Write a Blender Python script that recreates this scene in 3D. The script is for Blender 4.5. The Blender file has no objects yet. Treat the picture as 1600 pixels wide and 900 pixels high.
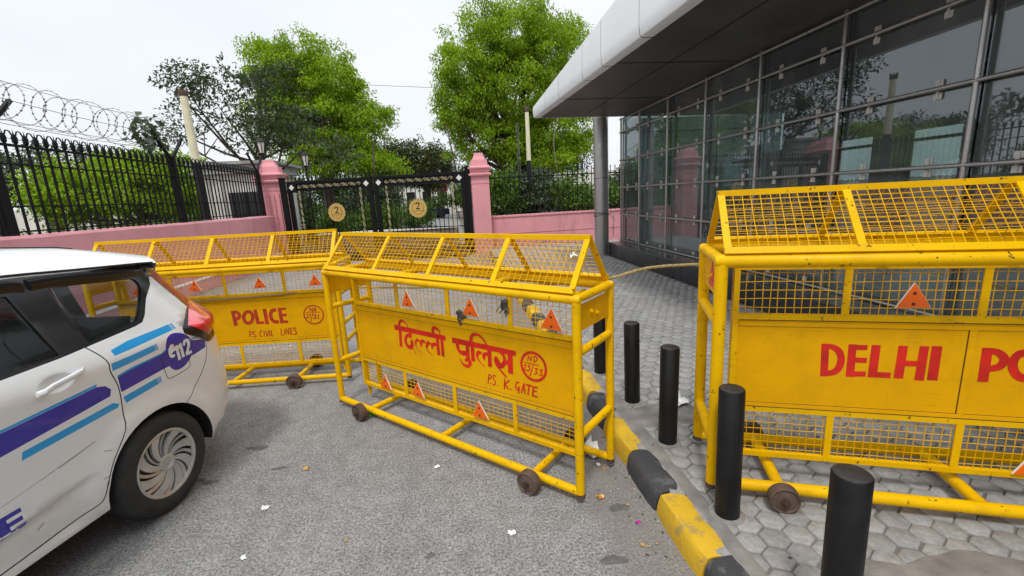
import bpy, bmesh, math, random
import numpy as np
from mathutils import Vector, Matrix, geometry
from math import sin, cos, pi, radians
random.seed(7); rng = np.random.default_rng(7)
scene = bpy.context.scene
C = scene.collection

# ------------------------------------------------------------------ camera
cam_d = bpy.data.cameras.new('camera'); cam = bpy.data.objects.new('camera', cam_d); C.objects.link(cam)
cam_d.sensor_width = 36.0; cam_d.sensor_fit = 'HORIZONTAL'; cam_d.lens = 690.0/1600*36.0
cam_d.clip_start = 0.05; cam_d.clip_end = 600
cam.matrix_world = Matrix(((0.989644, 0.078160, -0.120397, 0.000000), (-0.133720, 0.197061, -0.971229, 0.000000), (-0.052186, 0.977271, 0.205472, 1.800000), (0.000000, 0.000000, 0.000000, 1.000000)))
scene.camera = cam

# ------------------------------------------------------------------ sky, sun, exposure
SUN_EL, SUN_AZ = radians(62), radians(200)        # azimuth measured clockwise from +Y
world = bpy.data.worlds.new('World'); scene.world = world; world.use_nodes = True
wn = world.node_tree.nodes; wl = world.node_tree.links; wn.clear()
w_out = wn.new('ShaderNodeOutputWorld'); w_bg = wn.new('ShaderNodeBackground'); w_bg.inputs['Strength'].default_value = 0.1
sky = wn.new('ShaderNodeTexSky'); sky.sky_type = 'NISHITA'; sky.sun_disc = False
sky.sun_elevation = SUN_EL; sky.sun_rotation = SUN_AZ; sky.dust_density = 3.0; sky.air_density = 1.0
w_hsv = wn.new('ShaderNodeHueSaturation'); w_hsv.inputs['Saturation'].default_value = 0.25; w_hsv.inputs['Value'].default_value = 1.3
wl.new(sky.outputs['Color'], w_hsv.inputs['Color'])
w_tc = wn.new('ShaderNodeTexCoord'); w_no = wn.new('ShaderNodeTexNoise'); w_no.inputs['Scale'].default_value = 2.2; w_no.inputs['Detail'].default_value = 5
w_map = wn.new('ShaderNodeMapping'); w_map.inputs['Scale'].default_value = (1, 1, 2.5)
wl.new(w_tc.outputs['Generated'], w_map.inputs['Vector']); wl.new(w_map.outputs['Vector'], w_no.inputs['Vector'])
w_ramp = wn.new('ShaderNodeValToRGB')
w_ramp.color_ramp.elements[0].position = 0.3; w_ramp.color_ramp.elements[0].color = (0.86, 0.91, 0.96, 1)
w_ramp.color_ramp.elements[1].position = 0.7; w_ramp.color_ramp.elements[1].color = (1.0, 1.0, 1.0, 1)
wl.new(w_no.outputs['Fac'], w_ramp.inputs['Fac'])
w_mul = wn.new('ShaderNodeMixRGB'); w_mul.blend_type = 'MULTIPLY'; w_mul.inputs['Fac'].default_value = 1
w_mul.inputs['Color2'].default_value = (9.3, 9.45, 9.6, 1); wl.new(w_ramp.outputs['Color'], w_mul.inputs['Color1'])
w_sep = wn.new('ShaderNodeSeparateXYZ'); wl.new(w_tc.outputs['Generated'], w_sep.inputs['Vector'])
w_grad = wn.new('ShaderNodeValToRGB'); ge = w_grad.color_ramp.elements               # overcast sky: the zenith is brighter than the horizon
ge[0].position = 0.0; ge[0].color = (.80, .80, .80, 1); ge[1].position = 1.0; ge[1].color = (1.42, 1.42, 1.42, 1)
g2 = w_grad.color_ramp.elements.new(.5); g2.color = (.84, .84, .84, 1)
wl.new(w_sep.outputs['Z'], w_grad.inputs['Fac'])
w_m2 = wn.new('ShaderNodeMixRGB'); w_m2.blend_type = 'MULTIPLY'; w_m2.inputs['Fac'].default_value = 1
wl.new(w_mul.outputs['Color'], w_m2.inputs['Color1']); wl.new(w_grad.outputs['Color'], w_m2.inputs['Color2'])
w_mix = wn.new('ShaderNodeMixRGB'); w_mix.inputs['Fac'].default_value = 0.92          # cloud cover over the clear sky
wl.new(w_hsv.outputs['Color'], w_mix.inputs['Color1']); wl.new(w_m2.outputs['Color'], w_mix.inputs['Color2'])
wl.new(w_mix.outputs['Color'], w_bg.inputs['Color']); wl.new(w_bg.outputs['Background'], w_out.inputs['Surface'])
sun_d = bpy.data.lights.new('sun', 'SUN'); sun_d.energy = 1.5; sun_d.angle = radians(10); sun_d.color = (1, .97, .92)
sun = bpy.data.objects.new('sun', sun_d); C.objects.link(sun)
sd = Vector((sin(SUN_AZ)*cos(SUN_EL), cos(SUN_AZ)*cos(SUN_EL), sin(SUN_EL)))
sun.rotation_euler = sd.to_track_quat('Z', 'Y').to_euler()
vs = scene.view_settings; vs.view_transform = 'Standard'; vs.look = 'None'; vs.exposure = 0.42; vs.gamma = 1; vs.use_curve_mapping = False

# ------------------------------------------------------------------ materials
def lin(r, g, b):
    f = lambda c: c/12.92 if c <= .04045 else ((c+.055)/1.055)**2.4
    return (f(r/255), f(g/255), f(b/255))
class Mat:
    def __init__(s, name):
        s.m = bpy.data.materials.new(name); s.m.use_nodes = True
        s.n = s.m.node_tree.nodes; s.l = s.m.node_tree.links; s.bsdf = s.n['Principled BSDF']; s.out = s.n['Material Output']
        s.tc = s.n.new('ShaderNodeTexCoord')
    def noise(s, scale, detail=4, rough=.55, coord='Object', stretch=None):
        t = s.n.new('ShaderNodeTexNoise'); t.inputs['Scale'].default_value = scale; t.inputs['Detail'].default_value = detail; t.inputs['Roughness'].default_value = rough
        src = s.tc.outputs[coord]
        if stretch:
            mp = s.n.new('ShaderNodeMapping'); mp.inputs['Scale'].default_value = stretch; s.l.new(src, mp.inputs['Vector']); src = mp.outputs['Vector']
        s.l.new(src, t.inputs['Vector']); return t.outputs['Fac']
    def ramp(s, fac, lo, hi, c0=(0, 0, 0), c1=(1, 1, 1)):
        r = s.n.new('ShaderNodeValToRGB'); e = r.color_ramp.elements
        e[0].position = lo; e[1].position = hi; e[0].color = (*c0, 1); e[1].color = (*c1, 1)
        s.l.new(fac, r.inputs['Fac']); return r.outputs['Color']
    def mix(s, fac, a, b, mode='MIX'):
        x = s.n.new('ShaderNodeMixRGB'); x.blend_type = mode
        for k, v in (('Fac', fac), ('Color1', a), ('Color2', b)):
            if isinstance(v, (int, float)): x.inputs[k].default_value = v
            elif isinstance(v, tuple): x.inputs[k].default_value = (*v[:3], 1)
            else: s.l.new(v, x.inputs[k])
        return x.outputs['Color']
    def col(s, c):
        if isinstance(c, tuple): s.bsdf.inputs['Base Color'].default_value = (*c, 1)
        else: s.l.new(c, s.bsdf.inputs['Base Color'])
    def set(s, **k):
        nm = dict(rough='Roughness', metal='Metallic', coat='Coat Weight', coatr='Coat Roughness', trans='Transmission Weight', spec='Specular IOR Level', alpha='Alpha', emis='Emission Strength')
        for a, v in k.items():
            i = s.bsdf.inputs[nm[a]]
            if isinstance(v, (int, float)): i.default_value = v
            else: s.l.new(v, i)
        return s
    def bump(s, fac, strength=.3, dist=.01):
        b = s.n.new('ShaderNodeBump'); b.inputs['Strength'].default_value = strength; b.inputs['Distance'].default_value = dist
        s.l.new(fac, b.inputs['Height']); s.l.new(b.outputs['Normal'], s.bsdf.inputs['Normal'])
    def island(s):
        g = s.n.new('ShaderNodeNewGeometry'); return g.outputs['Random Per Island']
def simple(name, c, rough=.6, metal=0, var=.15, scale=6, bump=0, **k):
    m = Mat(name); f = m.noise(scale, 5)
    a = tuple(x*(1-var) for x in c); b = tuple(min(1, x*(1+var)) for x in c)
    m.col(m.ramp(f, .3, .7, a, b)); m.set(rough=rough, metal=metal, **k)
    if bump: m.bump(m.noise(scale*8, 4), bump, .004)
    return m.m
def yellow(name, base, chip=.66, grime=.5, rough=.42):
    m = Mat(name)
    c = m.ramp(m.noise(3, 4), .3, .7, tuple(x*.86 for x in base), base)
    c = m.mix(m.ramp(m.noise(7, 6, .7), .50, .80, (0, 0, 0), (grime,)*3), c, (.33, .17, .012))
    c = m.mix(m.ramp(m.noise(1.0, 5, .6, stretch=(3, 3, 70)), .66, .69, (0, 0, 0), (.4,)*3), c, tuple(x*.5 for x in base))
    c = m.mix(m.ramp(m.noise(1.3, 5, .6, stretch=(24, 24, 1.2)), .62, .80, (0, 0, 0), (.28,)*3), c, (.25, .12, .02))
    chipm = m.ramp(m.noise(26, 6, .72), chip, chip+.03)
    c = m.mix(chipm, c, (.045, .028, .018))
    m.col(c); m.set(rough=rough, spec=.14); m.bump(m.noise(40, 4), .15, .002); return m.m
YEL = lin(226, 168, 0)
M = {}
M['tube'] = yellow('yellow_tube_paint', (YEL[0]*1.10, YEL[1]*1.22, YEL[2]), .62, .42, .38)
M['panel'] = yellow('yellow_panel_paint', (YEL[0]*1.06, YEL[1]*1.04, YEL[2]), .71, .30, .5)
M['wire'] = yellow('yellow_wire_paint', (YEL[0]*1.02, YEL[1]*1.08, YEL[2]), .62, .5, .55)
M['letter'] = simple('red_sign_paint', lin(205, 30, 12), .5, var=.25, scale=9)
M['letter_old'] = simple('faded_red_sign_paint', lin(176, 48, 18), .6, var=.35, scale=12)
M['orange'] = simple('orange_reflector', lin(240, 104, 12), .35, var=.08)
M['redrefl'] = simple('red_reflector', lin(205, 40, 35), .4, var=.15, scale=20)
M['whiteedge'] = simple('white_plastic', lin(225, 222, 210), .5)
M['rust'] = simple('rusty_iron', lin(98, 80, 70), .75, .35, .35, 14, .4)
M['rustdark'] = simple('dark_rusty_hub', lin(66, 52, 46), .8, .3, .4, 20, .4)
M['black'] = simple('black_gloss_paint', (.006, .006, .0065), .36, 0, .5, 8, .12, spec=.35)
def bollardpaint():
    m = Mat('bollard_paint'); c = m.ramp(m.noise(6, 5), .3, .7, (.004, .004, .0045), (.010, .010, .0105))
    c = m.mix(m.ramp(m.noise(3, 7, .75, stretch=(6, 6, 1.2)), .63, .72, (0, 0, 0), (.5,)*3), c, (.055, .052, .048))
    c = m.mix(m.ramp(m.noise(24, 5, .7), .70, .73, (0, 0, 0), (.7,)*3), c, (.09, .075, .06))
    m.col(c); m.set(rough=m.ramp(m.noise(8, 5), .3, .7, (.28,)*3, (.55,)*3), spec=.35); m.bump(m.noise(5, 5), .2, .006); return m.m
M['bollard'] = bollardpaint()
M['blacktop'] = simple('worn_dark_top', (.022, .018, .016), .6, 0, .5, 18, .3)
M['ironblack'] = simple('black_iron_paint', (.005, .005, .0055), .55, 0, .3, 9, spec=.2)
M['gold'] = simple('cream_gold_paint', lin(176, 164, 128), .5, 0, .2)
M['medal'] = simple('brass_disc', lin(196, 160, 84), .45, .15, .12)
M['creamwhite'] = simple('cream_paint', lin(214, 208, 178), .6, 0, .1, 3)
M['steel'] = None
def steel(name, c, rough, metal=.9, streak=(30, 30, 2)):
    m = Mat(name); f = m.noise(1.5, 6, .6, stretch=streak)
    m.col(m.ramp(f, .25, .75, tuple(x*.75 for x in c), c)); m.set(rough=m.ramp(m.noise(5, 5), .3, .7, (rough*.7,)*3, (rough*1.3,)*3), metal=metal); return m.m
M['steel'] = steel('brushed_steel', (.50, .495, .485), .36, .75)
M['steeltube'] = steel('steel_tube', (.46, .45, .435), .32, .7)
M['clamp'] = steel('cast_clamp', (.66, .65, .61), .5, .1)
def pink():
    m = Mat('pink_limewash'); a = lin(218, 150, 156); 
    c = m.ramp(m.noise(1.1, 6, .65), .3, .72, tuple(x*.88 for x in a), tuple(min(1, x*1.10) for x in a))
    c = m.mix(m.ramp(m.noise(2.6, 7, .7, stretch=(1, 1, .22)), .55, .74, (0, 0, 0), (.55,)*3), c, lin(150, 100, 94))
    c = m.mix(m.ramp(m.noise(5, 7, .75), .67, .72, (0, 0, 0), (.55,)*3), c, lin(226, 196, 190))
    m.col(c); m.set(rough=.85); m.bump(m.noise(14, 6), .35, .012); return m.m
M['pink'] = pink()
M['palewall'] = simple('pale_plaster', lin(214, 210, 202), .85, 0, .1, 1.5, .2)
M['greywall'] = simple('grey_stone_wall', lin(120, 108, 100), .9, 0, .35, 2.5, .4)
M['roofgrey'] = simple('grey_roof', lin(165, 165, 162), .8, 0, .2, 2)
M['windowdark'] = simple('dark_window', (.02, .022, .025), .15, 0, .2)
def asphalt():
    m = Mat('asphalt')
    base = m.ramp(m.noise(.55, 5, .6), .3, .7, (.215, .213, .210), (.285, .282, .276))
    grain = m.ramp(m.noise(70, 3, .85), .33, .68, (.22, .22, .22), (1.65, 1.65, 1.65))
    base = m.mix(1, base, m.ramp(m.noise(9, 5, .7), .35, .65, (.82,)*3, (1.12,)*3), 'MULTIPLY')
    base = m.mix(m.ramp(m.noise(1.2, 5, .6, stretch=(1.6, .12, 1)), .54, .72, (0, 0, 0), (.45,)*3), base, (.16, .158, .155))
    c = m.mix(1, base, grain, 'MULTIPLY')
    v = m.n.new('ShaderNodeTexVoronoi'); v.inputs['Scale'].default_value = 60; m.l.new(m.tc.outputs['Object'], v.inputs['Vector'])
    c = m.mix(m.ramp(v.outputs['Distance'], .05, .22, (.30,)*3, (0, 0, 0)), c, (.50, .50, .49))
    c = m.mix(m.ramp(m.noise(3.1, 4, .5), .68, .78, (0, 0, 0), (.5,)*3), c, (.09, .088, .086))
    # dust washed up against the kerb
    sep = m.n.new('ShaderNodeSeparateXYZ'); m.l.new(m.tc.outputs['Object'], sep.inputs['Vector'])
    ad = m.n.new('ShaderNodeMath'); ad.operation = 'ADD'; nz = m.n.new('ShaderNodeMath'); nz.operation = 'MULTIPLY'; nz.inputs[1].default_value = .55
    m.l.new(m.noise(2.6, 6, .65), nz.inputs[0]); m.l.new(sep.outputs['X'], ad.inputs[0]); m.l.new(nz.outputs[0], ad.inputs[1])
    c = m.mix(m.ramp(ad.outputs[0], .85, 1.25, (0, 0, 0), (.55,)*3), c, (.175, .152, .135))
    m.col(c); m.set(rough=.88, spec=.3); m.bump(m.noise(110, 4, .7), .5, .006); return m.m
M['asphalt'] = asphalt()
M['dirt'] = simple('bare_ground', (.13, .115, .095), .95, 0, .3, .8, .4)
def paver():
    m = Mat('paver_concrete')
    c = m.ramp(m.island(), 0, 1, (.255, .252, .245), (.335, .33, .32))
    c = m.mix(1, c, m.ramp(m.noise(38, 5, .7), .3, .7, (.72,)*3, (1.2,)*3), 'MULTIPLY')
    c = m.mix(m.ramp(m.noise(1.3, 6, .65), .48, .70, (0, 0, 0), (.55,)*3), c, (.255, .225, .20))
    m.col(c); m.set(rough=.85); m.bump(m.noise(55, 5, .7), .35, .006); return m.m
M['paver'] = paver()
def mortar():
    m = Mat('cement_joint'); c = m.ramp(m.noise(2, 6), .3, .7, (.13, .12, .108), (.21, .195, .175))
    m.col(c); m.set(rough=.95); m.bump(m.noise(40, 5), .5, .008); return m.m
M['mortar'] = mortar()
M['cement'] = simple('spread_cement', (.205, .192, .178), .92, 0, .35, 7, .9)
def kerbpaint(name, c, under):
    m = Mat(name); k = m.ramp(m.noise(3.5, 5), .3, .7, tuple(x*.8 for x in c), c)
    k = m.mix(m.ramp(m.noise(9, 7, .75), .55, .62, (0, 0, 0), (.6,)*3), k, under)
    k = m.mix(m.ramp(m.noise(2.2, 6, .7), .55, .75, (0, 0, 0), (.6,)*3), k, (.12, .10, .08))
    m.col(k); m.set(rough=.8); m.bump(m.noise(22, 6, .7), .6, .012); return m.m
M['kerby'] = kerbpaint('yellow_kerb_paint', lin(212, 170, 30), (.24, .19, .10))
M['kerbb'] = kerbpaint('black_kerb_paint', (.045, .047, .052), (.13, .128, .125))
M['granite'] = simple('dark_granite', (.030, .032, .036), .22, 0, .35, 4, .05)
M['granitetop'] = simple('granite_top', (.055, .057, .062), .18, 0, .35, 5)
def aluminium():
    m = Mat('aluminium_panel'); c = m.ramp(m.noise(2, 6, .6, stretch=(1, 1, .2)), .3, .75, (.84, .88, .905), (.90, .93, .945))
    m.col(c); m.set(rough=.4); return m.m
M['alu'] = aluminium()
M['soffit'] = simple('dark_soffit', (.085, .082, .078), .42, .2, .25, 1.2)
M['seam'] = simple('dark_joint', (.012, .012, .012), .8)
M['rope'] = simple('yellow_rope', lin(160, 140, 88), .9, 0, .3, 40, .5)
M['whitecloth'] = simple('white_litter', lin(226, 226, 224), .7, 0, .08, 30, .2)
M['greycloth'] = simple('grey_rag', lin(92, 90, 84), .9, 0, .4, 40, .4)
M['cable'] = simple('dark_cable', (.03, .03, .03), .6)
M['cablewhite'] = simple('white_cable', lin(205, 205, 200), .6)
M['razor'] = simple('weathered_wire', lin(105, 105, 104), .45, .6, .2)
M['bark'] = simple('bark', lin(82, 70, 60), .95, 0, .4, 5, .8)
def leaf(name, c, c2, tr=.35):
    m = Mat(name); k = m.ramp(m.island(), 0, 1, c, c2)
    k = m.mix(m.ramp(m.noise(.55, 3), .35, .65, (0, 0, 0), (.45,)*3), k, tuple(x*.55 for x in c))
    m.col(k); m.set(rough=.5, spec=.35)
    t = m.n.new('ShaderNodeBsdfTranslucent'); ms = m.n.new('ShaderNodeMixShader'); ms.inputs['Fac'].default_value = tr
    br = m.mix(1, k, (1.25, 1.35, .7), 'MULTIPLY'); m.l.new(br, t.inputs['Color'])
    m.l.new(m.bsdf.outputs['BSDF'], ms.inputs[1]); m.l.new(t.outputs['BSDF'], ms.inputs[2]); m.l.new(ms.outputs['Shader'], m.out.inputs['Surface']); return m.m
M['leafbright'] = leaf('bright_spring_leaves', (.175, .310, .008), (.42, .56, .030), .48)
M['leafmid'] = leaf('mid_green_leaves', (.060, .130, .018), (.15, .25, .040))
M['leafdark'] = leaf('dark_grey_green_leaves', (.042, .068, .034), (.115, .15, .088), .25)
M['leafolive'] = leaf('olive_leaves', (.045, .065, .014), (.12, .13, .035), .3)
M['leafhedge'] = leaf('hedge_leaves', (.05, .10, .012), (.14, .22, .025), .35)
def glass(name, tint, rough=0.0, fres=1.5, dirt=.06, boost=0.0, dcol=(.33, .38, .375)):
    m = Mat(name); m.n.remove(m.bsdf)
    tr = m.n.new('ShaderNodeBsdfTransparent'); tr.inputs['Color'].default_value = (*tint, 1)
    gl = m.n.new('ShaderNodeBsdfGlossy'); gl.inputs['Roughness'].default_value = rough; gl.inputs['Color'].default_value = (.92, .95, 1, 1)
    lw = m.n.new('ShaderNodeLayerWeight'); pw = m.n.new('ShaderNodeMath'); pw.operation = 'POWER'; pw.inputs[1].default_value = 5; m.l.new(lw.outputs['Facing'], pw.inputs[0])
    fr = m.n.new('ShaderNodeMath'); fr.operation = 'MULTIPLY_ADD'; fr.inputs[1].default_value = .96; fr.inputs[2].default_value = .04; m.l.new(pw.outputs[0], fr.inputs[0])      # thin glass: the same from both sides
    ad = m.n.new('ShaderNodeMath'); ad.operation = 'ADD'; ad.use_clamp = True; ad.inputs[1].default_value = boost; m.l.new(fr.outputs[0], ad.inputs[0])
    mx = m.n.new('ShaderNodeMixShader'); m.l.new(ad.outputs[0], mx.inputs['Fac']); m.l.new(tr.outputs[0], mx.inputs[1]); m.l.new(gl.outputs[0], mx.inputs[2])
    df = m.n.new('ShaderNodeBsdfDiffuse'); df.inputs['Color'].default_value = (*dcol, 1)  # film over the panes: dust plus hazy sky reflection painted as diffuse colour
    m2 = m.n.new('ShaderNodeMixShader'); m.l.new(m.ramp(m.noise(1.4, 6, .65, stretch=(1, 1, .35)), .35, .8, (dirt*.3,)*3, (dirt*1.8,)*3), m2.inputs['Fac'])
    m.l.new(mx.outputs[0], m2.inputs[1]); m.l.new(df.outputs[0], m2.inputs[2]); m.l.new(m2.outputs[0], m.out.inputs['Surface']); return m.m
M['facadeglass'] = glass('tinted_facade_glass', (.46, .55, .545), 0.006, 1.5, .20, .10)
M['carglass'] = glass('car_tinted_glass', (.66, .70, .69), 0, 1.5, .01)
def carpaint():
    m = Mat('white_car_paint'); c = m.ramp(m.noise(1.7, 4), .3, .7, (.68, .69, .70), (.74, .745, .75))
    sep = m.n.new('ShaderNodeSeparateXYZ'); m.l.new(m.tc.outputs['Object'], sep.inputs['Vector'])
    ad = m.n.new('ShaderNodeMath'); ad.operation = 'MULTIPLY_ADD'; ad.inputs[1].default_value = .55; m.l.new(m.noise(6, 6, .7), ad.inputs[0]); m.l.new(sep.outputs['Z'], ad.inputs[2])
    c = m.mix(m.ramp(ad.outputs[0], .50, .82, (.5,)*3, (0, 0, 0)), c, (.44, .41, .37))          # road dust on the sills
    c = m.mix(m.ramp(m.noise(2.2, 7, .8, stretch=(.5, 1, 9)), .70, .735, (0, 0, 0), (.25,)*3), c, (.18, .17, .16))
    m.col(c); m.set(rough=.32, coat=.6, coatr=.06); return m.m
M['carwhite'] = carpaint()
M['carpurple'] = simple('purple_decal', lin(50, 46, 152), .35, 0, .12, 3, coat=.3)
M['carcyan'] = simple('cyan_decal', lin(30, 150, 214), .35, 0, .08, 3, coat=.3)
M['cardecalwhite'] = simple('white_decal', (.75, .75, .76), .4)
M['carblack'] = simple('black_trim', (.010, .010, .011), .24, 0, .3, 5)
M['carplastic'] = simple('dark_plastic', (.02, .02, .022), .5)
M['carseam'] = simple('panel_gap', (.015, .014, .014), .8)
M['carred'] = simple('red_lamp_lens', lin(200, 20, 34), .2, 0, .12, 10, coat=.4)
M['carreddark'] = simple('dark_red_lamp_lens', lin(150, 8, 18), .3, 0, .3, 14, coat=.2)
M['carpink'] = simple('pale_lamp_lens', lin(224, 96, 106), .1, 0, .1, 8, coat=1.0)
M['seat'] = simple('grey_seat_fabric', (.16, .165, .165), .9)
M['cabin'] = simple('dark_cabin', (.02, .02, .02), .9)
M['rubber'] = simple('tyre_rubber', (.022, .021, .020), .8, 0, .35, 12, .4)
M['rimsilver'] = simple('silver_wheel_cover', (.50, .495, .485), .38, .6, .15, 9)
M['rimlight'] = simple('bright_wheel_edge', (.62, .62, .62), .3, .8, .1, 9)

# ------------------------------------------------------------------ mesh helpers
class B:
    def __init__(s): s.v = []; s.f = []; s.mi = []; s.cur = 0
    def add(s, vs, fs):
        o = len(s.v); s.v += [tuple(p) for p in vs]; s.f += [tuple(i+o for i in f) for f in fs]; s.mi += [s.cur]*len(fs)
    def box(s, lo, hi):
        x0, y0, z0 = lo; x1, y1, z1 = hi
        s.hexa([(x0,y0,z0),(x1,y0,z0),(x1,y1,z0),(x0,y1,z0),(x0,y0,z1),(x1,y0,z1),(x1,y1,z1),(x0,y1,z1)])
    def hexa(s, p): s.add(p, [(3,2,1,0),(4,5,6,7),(0,1,5,4),(1,2,6,5),(2,3,7,6),(3,0,4,7)])
    def bar(s, p0, p1, w, h, up=(0, 0, 1)):
        p0, p1 = Vector(p0), Vector(p1); d = (p1-p0).normalized(); u = Vector(up); a = d.cross(u)
        if a.length < 1e-4: a = d.cross(Vector((1, 0, 0)))
        a.normalize(); u = a.cross(d); a *= w/2; u *= h/2
        s.hexa([p0-a-u, p0+a-u, p1+a-u, p1-a-u, p0-a+u, p0+a+u, p1+a+u, p1-a+u])
    def tube(s, p0, p1, r, n=12, r1=None, caps=True): s.path([p0, p1], [r, r if r1 is None else r1], n, caps)
    def path(s, pts, r, n=8, caps=True):
        pts = [Vector(p) for p in pts]; k = len(pts)
        if not isinstance(r, (list, tuple)): r = [r]*k
        ref = None; rings = []
        for i, p in enumerate(pts):
            d = (pts[min(i+1, k-1)]-pts[max(i-1, 0)]).normalized()
            if ref is None:
                ref = d.orthogonal().normalized()
            else:
                ref = ref-d*ref.dot(d)
                ref = ref.normalized() if ref.length > 1e-5 else d.orthogonal().normalized()
            e = d.cross(ref)
            rings.append([p+(ref*cos(2*pi*j/n)+e*sin(2*pi*j/n))*r[i] for j in range(n)])
        vs = [q for rg in rings for q in rg]
        fs = [(i*n+j, i*n+(j+1) % n, (i+1)*n+(j+1) % n, (i+1)*n+j) for i in range(k-1) for j in range(n)]
        if caps: fs += [tuple(range(n))[::-1], tuple((k-1)*n+j for j in range(n))]
        s.add(vs, fs)
    def lathe(s, prof, o, ax, n=24, close=False):
        ax = Vector(ax).normalized(); a = ax.orthogonal().normalized(); b = ax.cross(a); o = Vector(o); k = len(prof)
        vs = [o+ax*h+(a*cos(2*pi*j/n)+b*sin(2*pi*j/n))*r for r, h in prof for j in range(n)]
        fs = [(i*n+j, i*n+(j+1) % n, (i+1)*n+(j+1) % n, (i+1)*n+j) for i in range(k-1) for j in range(n)]
        if prof[0][0] > 1e-6 and not close: fs.append(tuple(range(n))[::-1])
        if prof[-1][0] > 1e-6 and not close: fs.append(tuple((k-1)*n+j for j in range(n)))
        if close: fs += [((k-1)*n+j, (k-1)*n+(j+1) % n, (j+1) % n, j) for j in range(n)]
        s.add(vs, fs)
    def prism(s, poly, f0, f1):
        n = len(poly); s.add([f0(p) for p in poly]+[f1(p) for p in poly], [tuple(range(n))[::-1], tuple(range(n, 2*n))]+[(i, (i+1) % n, n+(i+1) % n, n+i) for i in range(n)])
    def quad(s, a, b, c, d): s.add([a, b, c, d], [(0, 1, 2, 3)])
    def build(s, name, mats, parent=None, smooth=35, fix=True):
        me = bpy.data.meshes.new(name); me.from_pydata([tuple(p) for p in s.v], [], s.f)
        if not isinstance(mats, (list, tuple)): mats = [mats]
        for m in mats: me.materials.append(m)
        if len(mats) > 1: me.polygons.foreach_set('material_index', s.mi)
        if fix:
            bm = bmesh.new(); bm.from_mesh(me); bmesh.ops.recalc_face_normals(bm, faces=bm.faces); bm.to_mesh(me); bm.free()
        if smooth:
            me.polygons.foreach_set('use_smooth', [True]*len(me.polygons)); me.set_sharp_from_angle(angle=radians(smooth))
        me.update(); o = bpy.data.objects.new(name, me); C.objects.link(o)
        if parent: o.parent = parent
        return o
def tag(o, label=None, cat=None, group=None, kind=None):
    if label: o['label'] = label
    if cat: o['category'] = cat
    if group: o['group'] = group
    if kind or cat: o['kind'] = kind or 'thing'
    return o
def thing(name, label, cat, loc=(0, 0, 0), rz=0, group=None):
    o = bpy.data.objects.new(name, None); C.objects.link(o); o.location = loc; o.rotation_euler = (0, 0, rz); o.empty_display_size = .2
    return tag(o, label, cat, group)
def struct(o): o['kind'] = 'structure'; return o
def catmull(pts, k=6):
    P = [np.array(p, float) for p in pts]; out = []
    for i in range(len(P)-1):
        a, b, c, d = P[max(i-1, 0)], P[i], P[i+1], P[min(i+2, len(P)-1)]
        for j in range(k):
            t = j/k; out.append(.5*((2*b)+(c-a)*t+(2*a-5*b+4*c-d)*t*t+(3*b-a-3*c+d)*t**3))
    out.append(P[-1]); return out
def strokes(b, data, to3, dx=0, step=.00012, start=.0004):
    for i, (kind, pts) in enumerate(data):
        q = catmull(pts, 7) if kind == 'c' else [np.array(p, float) for p in pts]
        h = start+i*step; L = []; R = []
        for j, p in enumerate(q):
            t = q[min(j+1, len(q)-1)][:2]-q[max(j-1, 0)][:2]; t = t/(np.linalg.norm(t)+1e-9); nn = np.array([-t[1], t[0]])*max(p[2], .001)/2
            L.append(to3(p[0]+nn[0]+dx, p[1]+nn[1], h)); R.append(to3(p[0]-nn[0]+dx, p[1]-nn[1], h))
        n = len(q); b.add(L+R, [(j, j+1, n+j+1, n+j) for j in range(n-1)])
# ------------------------------------------------------------------ ground, road, pavement
SW = 0.12                                            # pavement height
b = B(); b.quad((-300,-300,-.012),(300,-300,-.012),(300,300,-.012),(-300,300,-.012)); struct(b.build('ground', M['dirt'], smooth=0))
b = B(); b.quad((-6.0,-30,0),(1.06,-30,0),(1.06,14.9,0),(-6.0,14.9,0)); b.quad((-5.9,14.9,0),(.5,14.9,0),(.5,70,0),(-5.9,70,0)); struct(b.build('road', M['asphalt'], smooth=0))
b = B(); b.box((1.10,-12,-.01),(12,17,SW-.010)); struct(b.build('pavement', M['mortar'], smooth=0))
def in_poly(x, y, p):
    c = False; j = len(p)-1
    for i in range(len(p)):
        if (p[i][1] > y) != (p[j][1] > y) and x < (p[j][0]-p[i][0])*(y-p[i][1])/(p[j][1]-p[i][1])+p[i][0]: c = not c
        j = i
    return c
b = B(); pit = .128; r = pit/math.sqrt(3); row = 0; y = -1.0
while y < 15:
    x = 1.16 + (pit/2 if row % 2 else 0)
    while x < 6.6:
        if x < 3.95 or y > 11.2:
            jx, jy, jz = random.uniform(-.004,.004), random.uniform(-.004,.004), random.gauss(0,.0018); tx, ty = random.gauss(0,.012), random.gauss(0,.012); rot = random.uniform(-.03,.03)
            vs = []
            for (k, dz) in ((.955,-.014),(.935,-.004),(.86,0.0)):
                for a in range(6):
                    an = pi/6+a*pi/3+rot; px, py = k*r*cos(an), k*r*sin(an); vs.append((x+jx+px, y+jy+py, SW+jz+dz+px*tx+py*ty))
            b.add(vs, [(i, (i+1) % 6, 6+(i+1) % 6, 6+i) for i in range(6)]+[(6+i, 6+(i+1) % 6, 12+(i+1) % 6, 12+i) for i in range(6)]+[tuple(range(12,18))])
        x += pit
    y += pit*math.sqrt(3)/2; row += 1
struct(b.build('paving_blocks', M['paver'], smooth=50))
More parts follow.
